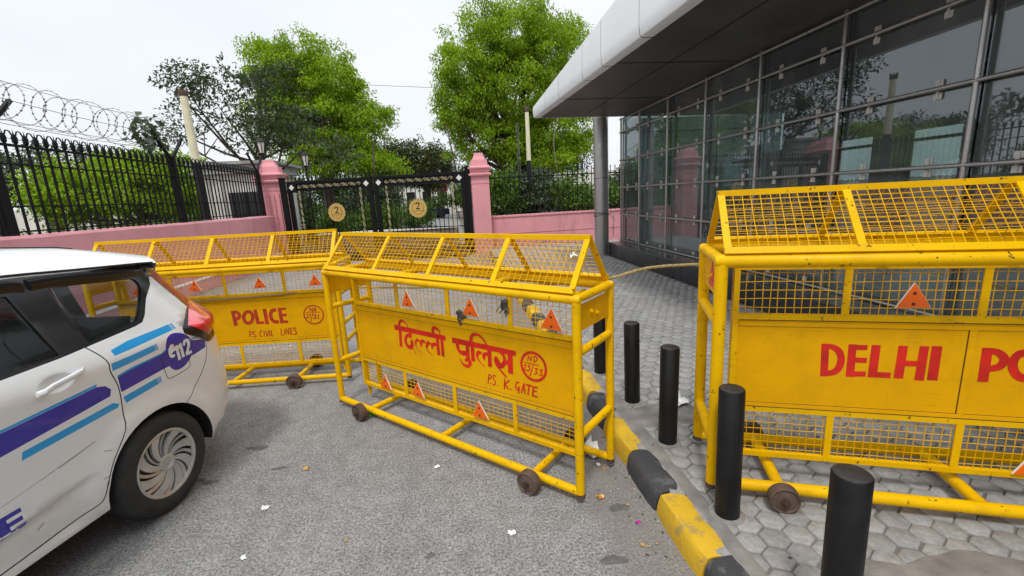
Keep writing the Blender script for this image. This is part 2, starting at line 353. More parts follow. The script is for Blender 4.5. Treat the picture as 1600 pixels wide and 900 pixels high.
# cement smeared over the joints beside the kerb and round the bollards
def blob(cx, cy, rx, ry, z, seed, n=28):
    rr = random.Random(seed); ph = [rr.uniform(0, 6.28) for _ in range(4)]; out = []
    for i in range(n):
        a = 2*pi*i/n; k = 1+.18*sin(2*a+ph[0])+.12*sin(3*a+ph[1])+.07*sin(5*a+ph[2])+.05*sin(9*a+ph[3]); out.append((cx+rx*k*cos(a), cy+ry*k*sin(a), z))
    return out
b = B()
for i, (cx, cy, rx, ry) in enumerate([(1.20,1.4,.06,.9),(1.20,2.9,.06,.9),(1.19,4.6,.06,1.1),(1.46,2.9,.3,.22),(1.9,1.25,.42,.26),(2.7,1.0,.5,.24)]):
    p = blob(cx, cy, rx, ry, SW-.003, i); q = blob(cx, cy, rx*.8, ry*.9, SW+.0035+.0004*i, i); n = len(p)
    b.add(p+q, [(k, (k+1) % n, n+(k+1) % n, n+k) for k in range(n)]+[tuple(range(n, 2*n))])
struct(b.build('cement_patches', M['cement'], smooth=60))
b = B()
for i, (cx, cy, rx, ry) in enumerate([(-1.62,3.32,.075,.035),(-1.78,2.93,.05,.03),(-1.86,2.97,.04,.02),(-1.35,3.0,.05,.02),(.66,1.80,.06,.03),(.82,2.15,.05,.035),(-.25,2.0,.03,.015)]):
    b.add(blob(cx, cy, rx, ry, .0025, 40+i), [tuple(range(28))])
struct(b.build('road_stains', simple('oily_stain', (.11,.107,.102), .8, 0, .35, 30, .3), smooth=0))
# kerb: alternating painted stones
kerb = thing('kerb', None, None, (0,0,0)); struct(kerb)
y = -6.02; i = 0; rk = random.Random(3)
while y < 12:
    ln = .47 if i % 2 else .43
    if y < 1.66 < y+ln+.2: pass
    b = B(); j = rk.uniform(-.006,.006); k2 = rk.uniform(-.006,.006); g = .006; h = rk.uniform(-.006,.006); sec = 7
    prof = [(1.000,-.01),(1.006,.045),(1.016,.095),(1.030,.120),(1.050,.128),(1.146,.131),(1.165,.122),(1.165,-.01)]; vs = []
    for q in range(sec):
        t = q/(sec-1); yy = y+g+(ln-2*g)*t; e = .012 if q in (0, sec-1) else 0; w = j*(1-t)+k2*t
        for (px, pz) in prof: vs.append((px+w+e*(px < 1.1)+rk.uniform(-.003,.003), yy, pz+h-e*(pz > .08)+rk.uniform(-.004,.004)*(pz > 0)))
    n = len(prof); b.add(vs, [(q*n+a, q*n+a+1, (q+1)*n+a+1, (q+1)*n+a) for q in range(sec-1) for a in range(n-1)]+[tuple(range(n)), tuple((sec-1)*n+a for a in range(n))[::-1]])
    b.build('kerb_stone', M['kerby' if i % 2 else 'kerbb'], kerb, 40); y += ln; i += 1

# ------------------------------------------------------------------ glass building with canopy
gb = thing('glass_building', 'dark glass building with steel tube grid and a deep grey canopy', 'building', (4.45, 5, SW))
GX = 4.45; o = Vector((4.45, 5, SW))
def G(name, bb, m, sm=35, lab=None):
    bb.v = [(p[0]-o.x, p[1]-o.y, p[2]-o.z) for p in bb.v]; ob = bb.build(name, m, gb, sm)
    if lab: ob['label'] = lab
    return ob
YE = 11.36; Y0 = -4.0
b = B(); b.box((4.0,Y0,-.02),(4.40,11.15,.445)); b.box((4.40,Y0,-.02),(9.2,11.42,.44)); G('plinth', b, M['granite'])
b = B(); b.box((3.985,Y0,.445),(4.40,11.16,.465)); b.box((4.40,Y0,.44),(9.2,11.42,.462)); G('plinth_coping', b, M['granitetop'])
b = B()
for y in np.arange(Y0, 11, .95): b.box((3.997,y,.12),(4.0,y+.006,.445))
G('plinth_joint', b, M['seam'], 0)
zs = [.485, 1.165, 1.85, 2.535, 3.215, 3.56]
ys = [YE-.02, 10.2]+[8.84-1.36*k for k in range(10)]
ys = [y for y in ys if y > Y0]
for i in range(len(ys)-1):
    for k in range(5):
        b = B(); b.box((GX+.03, ys[i+1]+.012, zs[k]+.012), (GX+.042, ys[i]-.012, zs[k+1]-.012)); G('glass_pane', b, M['facadeglass'], 0)
for i, y in enumerate(ys):
    b = B(); b.tube((GX-.035, y, .46), (GX-.035, y, 3.575), .023, 14); G('mullion', b, M['steeltube'])
    for k in (0, 1, 2, 3, 4):
        pass
for k, z in enumerate(zs[:5]+[3.535]):
    b = B(); b.tube((GX-.04, Y0, z), (GX-.04, YE+.05, z), .020, 12); G('transom', b, M['steeltube'])
nc = 0
for i in range(len(ys)-1):
    for k in range(0, 5):
        if nc >= 96: break
        for t in (.25, .75):
            if ys[i] < .6: continue
            y = ys[i+1]+(ys[i]-ys[i+1])*t; z = zs[k]; b = B()
            z0_ = z-.082 if k > 0 else z+.026
            b.box((GX+.004, y-.0125, z0_+.006), (GX+.016, y+.0125, z+.076)); b.box((GX+.014, y-.034, z+.028), (GX+.026, y+.034, z+.082))
            if k > 0: b.box((GX+.014, y-.034, z-.086), (GX+.026, y+.034, z-.030))
            G('glass_clamp', b, M['clamp'], 0); nc += 1
# end wall of glass facing the gate, and the room behind
for x0, x1 in ((4.5,5.8),(5.8,7.1),(7.1,8.9)):
    for k in range(5):
        b = B(); b.box((x0+.012, YE-.01, zs[k]+.012), (x1-.012, YE+.002, zs[k+1]-.012)); G('glass_pane', b, M['facadeglass'], 0)
    b = B(); b.tube((x0, YE+.04, .46), (x0, YE+.04, 3.57), .027, 12); G('mullion', b, M['steeltube'])
for z in zs[:5]:
    b = B(); b.tube((4.42, YE+.045, z), (8.9, YE+.045, z), .024, 12); G('transom', b, M['steeltube'])
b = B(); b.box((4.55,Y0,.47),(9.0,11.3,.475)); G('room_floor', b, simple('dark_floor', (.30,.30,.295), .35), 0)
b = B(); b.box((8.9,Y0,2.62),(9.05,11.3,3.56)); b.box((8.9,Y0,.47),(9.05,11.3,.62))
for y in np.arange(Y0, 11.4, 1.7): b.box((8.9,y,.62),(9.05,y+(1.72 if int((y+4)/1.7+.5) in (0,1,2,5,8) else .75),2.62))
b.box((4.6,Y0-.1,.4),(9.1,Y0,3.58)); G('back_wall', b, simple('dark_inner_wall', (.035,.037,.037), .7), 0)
b = B()
for y in np.arange(Y0+1, 11.2, 1.36):
    b.box((7.4,y,.47),(7.47,y+.07,3.56)); b.box((4.95,y+.3,.47),(5.0,y+.36,3.56)) if y > 5 else None
for z in (1.4,2.3): b.box((7.41,Y0,z),(7.45,11.2,z+.05))
G('inner_frame', b, M['carplastic'], 0)
# canopy
ca = Vector((2.10,10.95,0)); cb = Vector((2.78,-1.5,0))
def edge(y): t = (ca.y-y)/(ca.y-cb.y); return ca.x+(cb.x-ca.x)*t
def ztop(y): return 3.84+.092*min(10.95-y, 9)
b = B()
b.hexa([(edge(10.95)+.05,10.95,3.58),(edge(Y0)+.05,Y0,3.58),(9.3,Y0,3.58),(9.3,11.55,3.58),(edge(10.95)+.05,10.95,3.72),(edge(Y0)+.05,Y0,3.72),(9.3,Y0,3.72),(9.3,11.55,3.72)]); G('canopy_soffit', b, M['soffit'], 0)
b = B(); yl = [11.0, 9.9, 8.9, 7.55, 6.75, 5.55, 4.3, 3.0, 1.6, 0, -2, -4]
b.cur = 0
def fpt(y, k):
    zt = ztop(y); prof = [(.16,3.575),(.045,3.572),(.012,3.585),(0,3.61),(-.01,3.75),(.0,zt-.02),(.03,zt),(.9,zt+.04)]; return (edge(y)+prof[k][0], y, prof[k][1])
for i in range(len(yl)-1):
    y0, y1 = yl[i]-.006, yl[i+1]+.006
    vs = [fpt(y0,k) for k in range(8)]+[fpt(y1,k) for k in range(8)]; b.add(vs, [(k,k+1,9+k,8+k) for k in range(7)])
e = [fpt(10.99,k) for k in range(8)]; far = [(9.3,11.6,p[2]) for p in e]; b.add(e+far, [(k,8+k,9+k,k+1) for k in range(7)])
ff = G('canopy_fascia', b, M['alu'], 40)
b = B()
for i in range(1, len(yl)-1):
    y = yl[i]; vs = [(p[0]+.006, yy, p[2]) for yy in (y-.012, y+.012) for p in [fpt(y,k) for k in range(8)]]; b.add(vs, [(k,k+1,9+k,8+k) for k in range(7)])
for y in (9.0,6.6,4.2,1.8): b.box((edge(y)+.2,y,3.574),(4.4,y+.012,3.5785))
b.box((3.3,Y0,3.5745),(3.312,10.9,3.578)); G('canopy_joint', b, M['seam'], 0)
b = B(); b.hexa([(edge(10.9)+.5,10.7,3.75),(edge(Y0)+.5,Y0,3.75),(9.3,Y0,3.75),(9.3,11.5,3.75),(edge(10.9)+.9,10.7,3.86),(edge(Y0)+.9,Y0,4.68),(9.3,Y0,4.68),(9.3,11.5,3.86)]); G('canopy_roof', b, M['alu'], 0)
b = B(); b.tube((3.87,11.32,.1),(3.87,11.32,3.585), .185, 40); G('column', b, M['steel'])
b = B(); b.lathe([(.187,0),(.187,.012)], (3.87,11.32,2.1), (0,0,1), 40); G('column_joint', b, M['seam'])
b = B()
for k in range(3): b.path([(3.87+.195*cos(a), 11.32+.195*sin(a), 1.17+.03*sin(a*1.5+k)+.02*k) for a in np.linspace(0,2*pi,24)], .007, 6)
b.path([(4.06,11.25,1.19),(4.12,11.15,1.1),(4.13,11.12,.8),(4.1,11.1,.62)], .007, 6)
tag(b.build('cable_loop', M['cable']), 'dark cable looped round the steel canopy column', 'cable')
b = B(); b.path(catmull([(4.07,11.2,1.2),(4.12,11.1,1.22),(4.10,11.06,1.0),(4.05,11.08,.72)], 6), .011, 6)
tag(b.build('hanging_cable', M['cablewhite']), 'short white cable hanging beside the steel canopy column', 'cable')

# ------------------------------------------------------------------ pink walls, pillars, fences
LX = -6.2
b = B(); n = 60; vs = []; ysl = np.linspace(-14, 16.1, n)
for i, y in enumerate(ysl):
    t = 1.60-.006*(y-7)+random.uniform(-.006,.006); vs += [(LX+.22,y,-.02),(LX+.22,y,t-.04),(LX+.17,y,t),(LX-.15,y,t+.005),(LX-.18,y,t-.04),(LX-.18,y,-.02)]
b.add(vs, [(i*6+k,i*6+k+1,(i+1)*6+k+1,(i+1)*6+k) for i in range(n-1) for k in range(5)]+[tuple(range(6)), tuple((n-1)*6+k for k in range(6))])
wl_ = thing('boundary_wall', 'long pink plastered wall on the left under the black spear fence', 'wall', (LX,5,0))
def sub(bb, name, m, par, sm=35):
    l = par.location; bb.v = [(p[0]-l.x,p[1]-l.y,p[2]-l.z) for p in bb.v]; return bb.build(name, m, par, sm)
sub(b, 'wall_face', M['pink'], wl_, 50)
b = B(); b.box((LX+.2,-14,-.02),(LX+.42,15.9,.27)); sub(b, 'wall_foot', M['pink'], wl_)
b = B(); b.box((LX+.24,-14,.27),(LX+.43,15.9,.285)); sub(b, 'worn_ledge', M['palewall'], wl_)
wr = thing('boundary_wall', 'low pink wall under thin black railings on the right of the gate', 'wall', (3.5,15,SW))
b = B(); b.box((.95,14.75,-.02),(9.5,15.1,1.10)); sub(b, 'wall_face', M['pink'], wr)
b = B(); b.box((.95,14.735,.55),(9.5,14.75,.56)); b.box((.95,14.72,1.10),(9.5,15.13,1.15)); sub(b, 'wall_coping', M['pink'], wr)
def pillar(x, y, s, h, label, rz=0, flutes=False):
    t = thing('gate_pillar', label, 'pillar', (x,y,0), rz); b = B(); k = h/3.14
    b.box((-s,-s,-.02),(s,s,.55*k)); b.build('pillar_base', M['pink'], t)
    b = B(); q = s*.93; b.box((-q,-q,.55*k),(q,q,2.44*k))
    if flutes:
        for fx in (-.55,-.1,.35): b.box((fx*s,-q-.045,.55*k),((fx+.28)*s,-q,2.1*k))
        for fy in (-.6,-.1,.4): b.box((q,fy*s,.55*k),(q+.045,(fy+.28)*s,2.1*k))
    b.build('shaft', M['pink'], t)
    b = B()
    def ring(s0, s1, z0, z1): b.hexa([(-s0,-s0,z0),(s0,-s0,z0),(s0,s0,z0),(-s0,s0,z0),(-s1,-s1,z1),(s1,-s1,z1),(s1,s1,z1),(-s1,s1,z1)])
    ring(q*1.04,q*1.04,2.20*k,2.235*k); ring(q*1.25,q*1.3,2.44*k,2.49*k); ring(q*1.3,q*1.04,2.49*k,2.53*k); ring(q*1.04,q*1.22,2.53*k,2.66*k); ring(q*1.32,q*1.32,2.66*k,2.70*k); ring(q*1.2,q*1.05,2.70*k,2.74*k)
    b.build('cornice', M['pink'], t)
    b = B(); ring(q*.95,q*.88,2.74*k,2.93*k); ring(q*.72,q*.55,2.93*k,3.05*k); ring(q*.52,q*.48,3.05*k,3.14*k); b.build('cap', M['pink'], t); return t
pillar(.95,14.62,.30,3.16,'pink square gate pillar with stepped cap to the right of the gate')
pillar(-6.0,16.45,.36,3.38,'pink fluted gate pillar at the end of the left wall', .12, True)
pillar(-6.55,17.6,.34,3.36,'pink pillar top half hidden behind the left gate pillar', .1)
def finial(b, x, y, z, w):
    b.lathe([(.012,0),(.034,.015),(.022,.05),(.045,.10),(.030,.14),(.0,.27)], (x,y,z), (0,0,1), 6)
# left fence: one section of spear-topped bars between stout posts
def spear_fence(y0, y1, label, posts):
    t = thing('spear_fence', label, 'fence', (LX,y0,1.58)); b = B(); top = 1.34; n = int(round((y1-y0)/.172))
    for i in range(n+1):
        y = (y1-y0)*i/n
        if any(abs(y+y0-p) < .09 for p in posts): continue
        b.box((-.013,y-.013,0),(.013,y+.013,top-.02)); b.lathe([(.014,0),(.032,.02),(.036,.09),(.022,.125),(.009,.14),(.0,.21)], (0,y,top-.02), (0,0,1), 6)
        for s in (-1, 1): b.path([(0,y+s*.03,top+.10),(0,y+s*.055,top+.155),(0,y+s*.095,top+.165),(0,y+s*.12,top+.13)], [.011,.010,.008,.002], 5)
    b.build('bars', M['ironblack'], t)
    b = B(); b.box((-.024,0,top-.06),(.024,y1-y0,top-.025)); b.build('rail', M['ironblack'], t)
    for z in (.42,1.02,.06): b = B(); b.box((-.012,0,z),(.012,y1-y0,z+.022)); b.build('rail', M['ironblack'], t)
    for p in posts:
        b = B(); b.box((-.055,p-y0-.055,-.06),(.055,p-y0+.055,top+.10)); b.build('post', M['ironblack'], t)
        for s in (-1, 1): b = B(); b.bar((0,p-y0,top+.06),(0,p-y0+s*.55,top+.60),.05,.05); b.build('post_arm', M['ironblack'], t)
    return t
spear_fence(7.10,11.33,'nearest section of black spear topped iron fence on the left wall', [7.15,11.33])
spear_fence(11.42,15.95,'far section of black spear topped fence beside the left gate pillar', [15.85])
spear_fence(2.6,7.05,'black spear topped fence section at the left picture edge', [2.7])
# razor wire
def coil(name, label, p0, p1, R, turns, straight):
    t = thing(name, label, 'razor wire', p0); p0, p1 = Vector(p0), Vector(p1); L = p1-p0; d = L.normalized(); a = d.cross(Vector((0,0,1))).normalized(); u = a.cross(d); u = -u if u.z < 0 else u
    b = B(); pts = []; n = turns*22; rr = random.Random(5)
    for i in range(n+1):
        f = i/n; an = 2*pi*turns*f; k = R*(1+.12*sin(7*f*6.28)); pts.append(L*f+a*k*cos(an)+u*(k*sin(an)-.10*sin(pi*f))+d*.22*sin(an*.5)*R)
    b.path(pts, .0042, 5); b.build('coil', M['razor'], t)
    b = B()
    for i in range(1, n):
        p = pts[i]; q = (pts[i+1]-pts[i]).normalized(); o_ = q.orthogonal().normalized()*.012; b.add([p-q*.015-o_,p-q*.006,p-q*.015+o_,p+q*.015+o_,p+q*.006,p+q*.015-o_], [(0,1,4,5),(1,2,3,4)])
    b.build('blades', M['razor'], t, 0, False)
    for (dz, dx) in straight:
        b = B(); b.path([L*f+Vector((dx,0,dz-.10*sin(pi*f))) for f in np.linspace(0,1,9)], .0045, 5); b.build('strand', M['razor'], t)
coil('razor_wire','coil of razor wire sagging above the left spear fence', (LX,5.2,3.62),(LX,11.5,3.52), .30, 21, [(-.32,0),(-.52,.0),(.28,.0),(-.05,.25),(-.2,-.25)])
coil('razor_wire','faint razor wire coil above the left gate leaf', (-5.2,16.1,3.05),(-2.9,15.45,2.98), .32, 6, [])
# right railings
t = thing('railings', 'plain thin black railings on the low pink wall right of the gate', 'fence', (1.3,14.92,1.14)); b = B()
for x in np.arange(0,7.2,.165): b.tube((x,0,0),(x,0,1.42+.03*(int(x*10)%2)),.013,6); b.lathe([(.013,0),(.02,.03),(0,.1)],(x,0,1.42),(0,0,1),6)
b.build('bars', M['ironblack'], t)
for z in (.10,1.22): b = B(); b.box((0,-.012,z),(7.2,.012,z+.035)); b.build('rail', M['ironblack'], t)

# ------------------------------------------------------------------ gate of two leaves
def gate_leaf(p0, p1, label, flip):
    p0, p1 = Vector(p0), Vector(p1); d = p1-p0; W = d.length; t = thing('gate_leaf', label, 'gate', (p0.x,p0.y,.12), math.atan2(d.y,d.x)); H2 = 2.50
    b = B(); b.box((0,-.04,0),(.14,.04,H2)); b.build('stile', M['ironblack'], t)
    b = B(); b.box((W-.14,-.04,0),(W,.04,H2)); b.build('stile', M['ironblack'], t)
    b = B(); b.box((.14,-.03,H2-.07),(W-.14,.03,H2)); b.build('top_rail', M['ironblack'], t)
    b = B(); b.box((.14,-.03,H2-.33),(W-.14,.03,H2-.29)); b.build('band_rail', M['ironblack'], t)
    b = B(); b.box((.14,-.03,.05),(W-.14,.03,.11)); b.build('bottom_rail', M['ironblack'], t)
    b = B(); b.box((.14,-.004,H2-.29),(W-.14,.004,H2-.07)); b.build('band_panel', M['ironblack'], t)
    b = B(); b.box((.14,-.02,.78),(W-.14,.02,.81)); b.build('middle_rail', M['ironblack'], t)
    for x in (.02, W-.34):
        b = B(); b.box((x,-.05,H2-.36),(x+.32,-.04,H2-.03)); pl = b.build('corner_plate', M['ironblack'], t)
        b = B(); c = x+.16; z = H2-.195; b.prism([(c,z-.095),(c+.095,z),(c,z+.095),(c-.095,z)], lambda p: (p[0],-.052,p[1]), lambda p: (p[0],-.062,p[1])); b.build('diamond', M['palewall'], pl, 0)
    b = B(); n = int((W-.7)/.14)
    for i in range(n+1): x = .35+(W-.7)*i/n; b.box((x-.010,-.010,.11),(x+.010,.010,H2-.33))
    b.build('bars', M['ironblack'], t)
    b = B(); n = int((W-.1)/.14)
    for i in range(n+1):
        x = .05+(W-.1)*i/n; b.lathe([(.010,0),(.010,.10),(.022,.12),(0,.22)], (x,0,H2), (0,0,1), 5)
        b.path([(x+.07+.055*cos(a),0,H2+.06+.055*sin(a)) for a in np.linspace(0,2*pi,9)], .007, 4)
    b.build('spikes', M['ironblack'], t)
    b = B()
    def s_scroll(cx, cz, w, h, rot=False):
        pts = []
        for k in range(19):
            f = k/18; a = (f-.5)*2; px = w*a; pz = h*sin(a*pi)*1.0; 
            pts.append((cx+pz,-.035,cz+px) if rot else (cx+px,-.035,cz+pz))
        b.path(pts, .008, 5)
        for s in (-1, 1):
            q = [((cx+(s*-.0)+.028*cos(a) if rot else cx+s*w*.62+.03*cos(a)), -.035, (cz+s*w*.62+.03*sin(a) if rot else cz-s*h*.15+.03*sin(a))) for a in np.linspace(0,2*pi,9)]; b.path(q, .008, 4)
    n = int((W-.78)/.27)
    for i in range(n): s_scroll(.39+(W-.78)*(i+.5)/n, H2-.18, .15, .05)
    b.build('band_scrolls', M['gold'], t)
    for x in (.42, W-.42):
        b = B()
        for i in range(8): s_scroll(x, .42+i*.235, .13, .035, True)
        b.build('side_scrolls', M['gold'], t)
    b = B(); cx, cz = W*(.56 if flip else .47), 1.42; n = 48
    b.prism([(cx+(.30+.012*cos(i*2*pi/n*16))*cos(i*2*pi/n), cz+(.30+.012*cos(i*2*pi/n*16))*sin(i*2*pi/n)) for i in range(n)], lambda p: (p[0],-.060,p[1]), lambda p: (p[0],-.045,p[1])); md = b.build('number_disc', M['medal'], t, 30)
    b = B(); to3 = lambda u, z, h: (cx+u, -.0605-h, cz+z)
    strokes(b, [('c',[(-.055,.115,.03),(-.04,.155,.03),(0,.17,.022),(.045,.15,.036),(.045,.10,.036),(.0,.04,.026),(-.055,-.01,.02)]),('l',[(-.06,-.01,.036),(.065,-.01,.036)]),('c',[(.19*cos(a),.19*sin(a),.011) for a in np.linspace(0,2*pi,29)]),('l',[(-.17,-.075,.010),(.17,-.075,.010)])], to3, 0, .0004)
    b.build('numeral', M['black'], md, 0, False)
    b = B(); b.lathe([(.275,0),(.285,.004),(.275,.006)], (cx,-.060,cz), (0,-1,0), 40, True); b.build('disc_rim', M['gold'], md); return t
GL, GR = (-5.42,16.1), (.48,14.45); gm = ((GL[0]+GR[0])/2-.02,(GL[1]+GR[1])/2)
gate_leaf((*GL,0),(gm[0]-.03,gm[1],0),'left black iron gate leaf with gold scrolls and number 2 disc', True)
gate_leaf((gm[0]+.03,gm[1],0),(*GR,0),'right black iron gate leaf with gold scrolls and number 2 disc', False)
for x, y, lab in ((-5.55,16.05,'black steel gate post beside the left pillar'),(.56,14.45,'black steel gate post beside the right pillar')):
    t = thing('gate_post', lab, 'post', (x,y,0)); b = B(); b.box((-.08,-.08,0),(.08,.08,2.72)); b.build('shaft', M['ironblack'], t); b = B(); b.box((-.10,-.10,2.72),(.10,.10,2.76)); b.build('cap', M['ironblack'], t)
for x, y, h, lean, lab in ((-2.45,15.35,3.75,.10,'thin leaning wire post above the middle of the gate'),(.25,14.7,4.05,-.22,'thin leaning wire post left of the right gate pillar')):
    b = B(); b.bar((x,y,2.5),(x+lean,y,h),.045,.045); tag(b.build('wire_post', M['bark']), lab, 'post')

# ------------------------------------------------------------------ poles and lanterns
def pole(x, y, h, zc, r, label, lean=0):
    t = thing('lamp_pole', label, 'lamp pole', (x,y,0)); b = B(); b.lathe([(r*2.2,0),(r*2.2,.25),(r*1.8,.32),(r*1.9,.9),(r*1.35,1.0),(r*1.25,1.35),(r*1.6,1.4),(r*1.6,1.48),(r*1.05,1.56),(r,zc)], (0,0,0), (0,0,1), 18); b.build('black_shaft', M['black'], t)
    b = B(); b.lathe([(r*.98,zc),(r*.86,h-.16)], (0,0,0), (0,0,1), 18); b.build('cream_shaft', M['creamwhite'], t)
    b = B(); b.lathe([(r*.9,h-.16),(r*1.05,h-.13),(r*1.05,h-.02),(r*.8,h)], (0,0,0), (0,0,1), 18)
    for k in range(8): a = k*pi/4; b.box((r*.9*cos(a)-.012,r*.9*sin(a)-.012,h-.02),(r*.9*cos(a)+.012,r*.9*sin(a)+.012,h+.06))
    b.build('rusty_cap', M['rust'], t); return t
pole(-8.0,15.9,5.5,3.35,.125,'cream topped black lamp pole without lamp behind the left fence')
pole(3.04,17.2,4.95,3.05,.085,'cream topped black lamp pole without lamp behind the right railings')
t = thing('lattice_pole','thin grey lattice pole beside the right lamp pole','pole',(2.72,17.6,0)); b = B()
for sx in (-.05,.05):
    for sy in (-.05,.05): b.bar((sx,sy,0),(sx*.6,sy*.6,4.5),.014,.014)
b.build('legs', M['razor'], t); b = B()
for i in range(30): z = i*.15; s = 1 if i % 2 else -1; b.bar((-.05*s,-.04,z),(.05*s,-.04,z+.15),.008,.008)
b.build('lacing', M['razor'], t)
def lantern(x, y, z, s, label, h0):
    t = thing('lantern', label, 'lantern', (x,y,h0)); zz = z-h0; b = B(); b.tube((0,0,0),(0,0,zz-.18*s),.035*s,8); b.build('stem', M['black'], t)
    b = B(); b.lathe([(.07*s,-.18*s),(.075*s,-.15*s),(.125*s,.14*s)], (0,0,zz), (0,0,1), 6); b.build('glass_body', M['palewall'], t, 20)
    b = B()
    for k in range(6): a = k*pi/3; a0 = Vector((.078*cos(a)*s,.078*sin(a)*s,zz-.15*s)); a1 = Vector((.132*cos(a)*s,.132*sin(a)*s,zz+.14*s)); b.bar(a0,a1,.016*s,.016*s)
    b.lathe([(.15*s,.14*s),(.155*s,.16*s),(.07*s,.24*s),(.02*s,.28*s),(.03*s,.31*s),(0,.35*s)], (0,0,zz), (0,0,1), 6); b.lathe([(.03*s,-.25*s),(.085*s,-.19*s),(.085*s,-.17*s)], (0,0,zz), (0,0,1), 6); b.build('cage', M['black'], t, 20)
lantern(-6.62,17.6,3.95,1.15,'black lantern with white panes on top of the left pillars',3.3)
lantern(-5.35,18.2,3.50,1.15,'pale lantern behind the left gate leaf',0)

# ------------------------------------------------------------------ guard house behind the left fence
t = thing('guard_house','small white guard house with dark window and grey roof behind the left fence','building',(-8.75,21.6,0)); b = B()
b.box((-1.3,-1.6,0),(1.3,1.6,3.25)); b.build('wall', M['palewall'], t)
b = B(); b.box((-1.55,-1.85,3.25),(1.55,1.85,3.33)); b.box((-1.45,-1.75,3.33),(1.45,1.75,3.6)); b.box((-1.65,-1.95,3.6),(1.65,1.95,3.72)); b.build('roof', M['roofgrey'], t)
for x in (-1.2,-.7,1.05): b = B(); b.box((x,-1.66,.0),(x+.22,-1.6,3.2)); b.build('pilaster', M['palewall'], t)
for x in (-.3,.38):
    b = B(); b.box((x,-1.63,1.1),(x+.62,-1.605,2.5)); w = b.build('window', M['windowdark'], t); b = B()
    for k in range(5): b.box((x+k*.15,-1.66,1.1),(x+k*.15+.02,-1.635,2.5))
    b.build('window_bars', M['ironblack'], w)
b = B(); b.box((1.3,-.9,1.0),(1.325,.6,2.6)); b.build('window', M['windowdark'], t)
# ------------------------------------------------------------------ vegetation
def leaf_object(name, centers, per, spread, size, mat, parent, seed, droop=.25, aspect=.42):
    r = np.random.default_rng(seed); c = np.asarray(centers, float); n = len(c)*per
    ctr = np.repeat(c, per, 0); off = r.normal(0, 1, (n,3)); off /= (np.linalg.norm(off,axis=1,keepdims=True)+1e-9); off *= (r.random((n,1))**.45)*spread; off[:,2] *= .62
    p = ctr+off; d = r.normal(0,1,(n,3)); d[:,2] -= droop*1.5; d += off/spread*.8; d /= np.linalg.norm(d,axis=1,keepdims=True)
    up = r.normal(0,.55,(n,3)); up[:,2] += 1.0; s = np.cross(d,up); s /= (np.linalg.norm(s,axis=1,keepdims=True)+1e-9)
    L = size*(.65+.7*r.random((n,1))); w = L*aspect; nn = np.cross(s,d); nn = nn*L*.12
    v = np.empty((n,4,3)); v[:,0] = p; v[:,1] = p+d*L*.5+s*w*.5+nn; v[:,2] = p+d*L-nn; v[:,3] = p+d*L*.5-s*w*.5+nn
    me = bpy.data.meshes.new(name); me.vertices.add(n*4); me.vertices.foreach_set('co', v.reshape(-1)); me.loops.add(n*4); me.loops.foreach_set('vertex_index', np.arange(n*4, dtype=np.int32))
    me.polygons.add(n); me.polygons.foreach_set('loop_start', np.arange(0,n*4,4,dtype=np.int32)); me.polygons.foreach_set('loop_total', np.full(n,4,dtype=np.int32)); me.update(calc_edges=True); me.validate()
    me.materials.append(mat); o = bpy.data.objects.new(name, me); C.objects.link(o); o.parent = parent; return o
def crown_points(blobs, n, r, hollow=.55):
    w = np.array([b[1][0]*b[1][1]*b[1][2] for b in blobs])**.7; w /= w.sum(); out = []
    for b, k in zip(blobs, np.maximum(1, np.round(w*n).astype(int))):
        d = r.normal(0,1,(k,3)); d /= np.linalg.norm(d,axis=1,keepdims=True); rad = hollow+(1-hollow)*r.random((k,1))**.7
        wob = 1+.16*np.sin(d[:,0:1]*5+b[0][0])+.14*np.sin(d[:,2:3]*7+b[0][2])+.10*np.sin(d[:,1:2]*11)
        out.append(np.array(b[0])+d*rad*wob*np.array(b[1]))
    return np.vstack(out)
def tree(name, label, base, h, r0, blobs, clumps, per, spread, size, mat, seed, group=None, limbs=9, droop=.3, lean=(0,0), cat='tree', aspect=.42, hollow=.55):
    r = np.random.default_rng(seed); t = thing(name, label, cat, base, 0, group); bs = [((b[0][0]-base[0], b[0][1]-base[1], b[0][2]-base[2]), b[1]) for b in blobs]
    P = crown_points(bs, clumps, r, hollow); P = P[P[:,2] > .05]; b = B(); top = Vector((lean[0], lean[1], h))
    b.path([(0,0,-.05),(lean[0]*.3,lean[1]*.3,h*.35),(lean[0]*.6,lean[1]*.7,h*.7),top], [r0*1.25,r0,r0*.85,r0*.75], 9); b.build('trunk', M['bark'], t); b = B()
    idx = r.choice(len(P), min(limbs, len(P)), replace=False)
    for i in idx:
        q = Vector(P[i]); s = Vector((lean[0]*.8,lean[1]*.8,h*(.6+.4*r.random()))); m1 = s.lerp(q,.4)+Vector(r.normal(0,.12,3))*h*.25; m2 = s.lerp(q,.75)+Vector(r.normal(0,.06,3))*h*.25
        b.path([s,m1,m2,q], [r0*.5,r0*.32,r0*.17,r0*.05], 6)
        for _ in range(3):
            j = int(np.argmin(np.linalg.norm(P-np.array(m2)+r.normal(0,spread*1.5,(1,3)),axis=1))); b.path([m2,m2.lerp(Vector(P[j]),.5)+Vector(r.normal(0,.1,3)),P[j]], [r0*.15,r0*.09,r0*.03], 5)
    b.build('branches', M['bark'], t); leaf_object('crown', P, per, spread, size, mat, t, seed+1, droop, aspect); return t
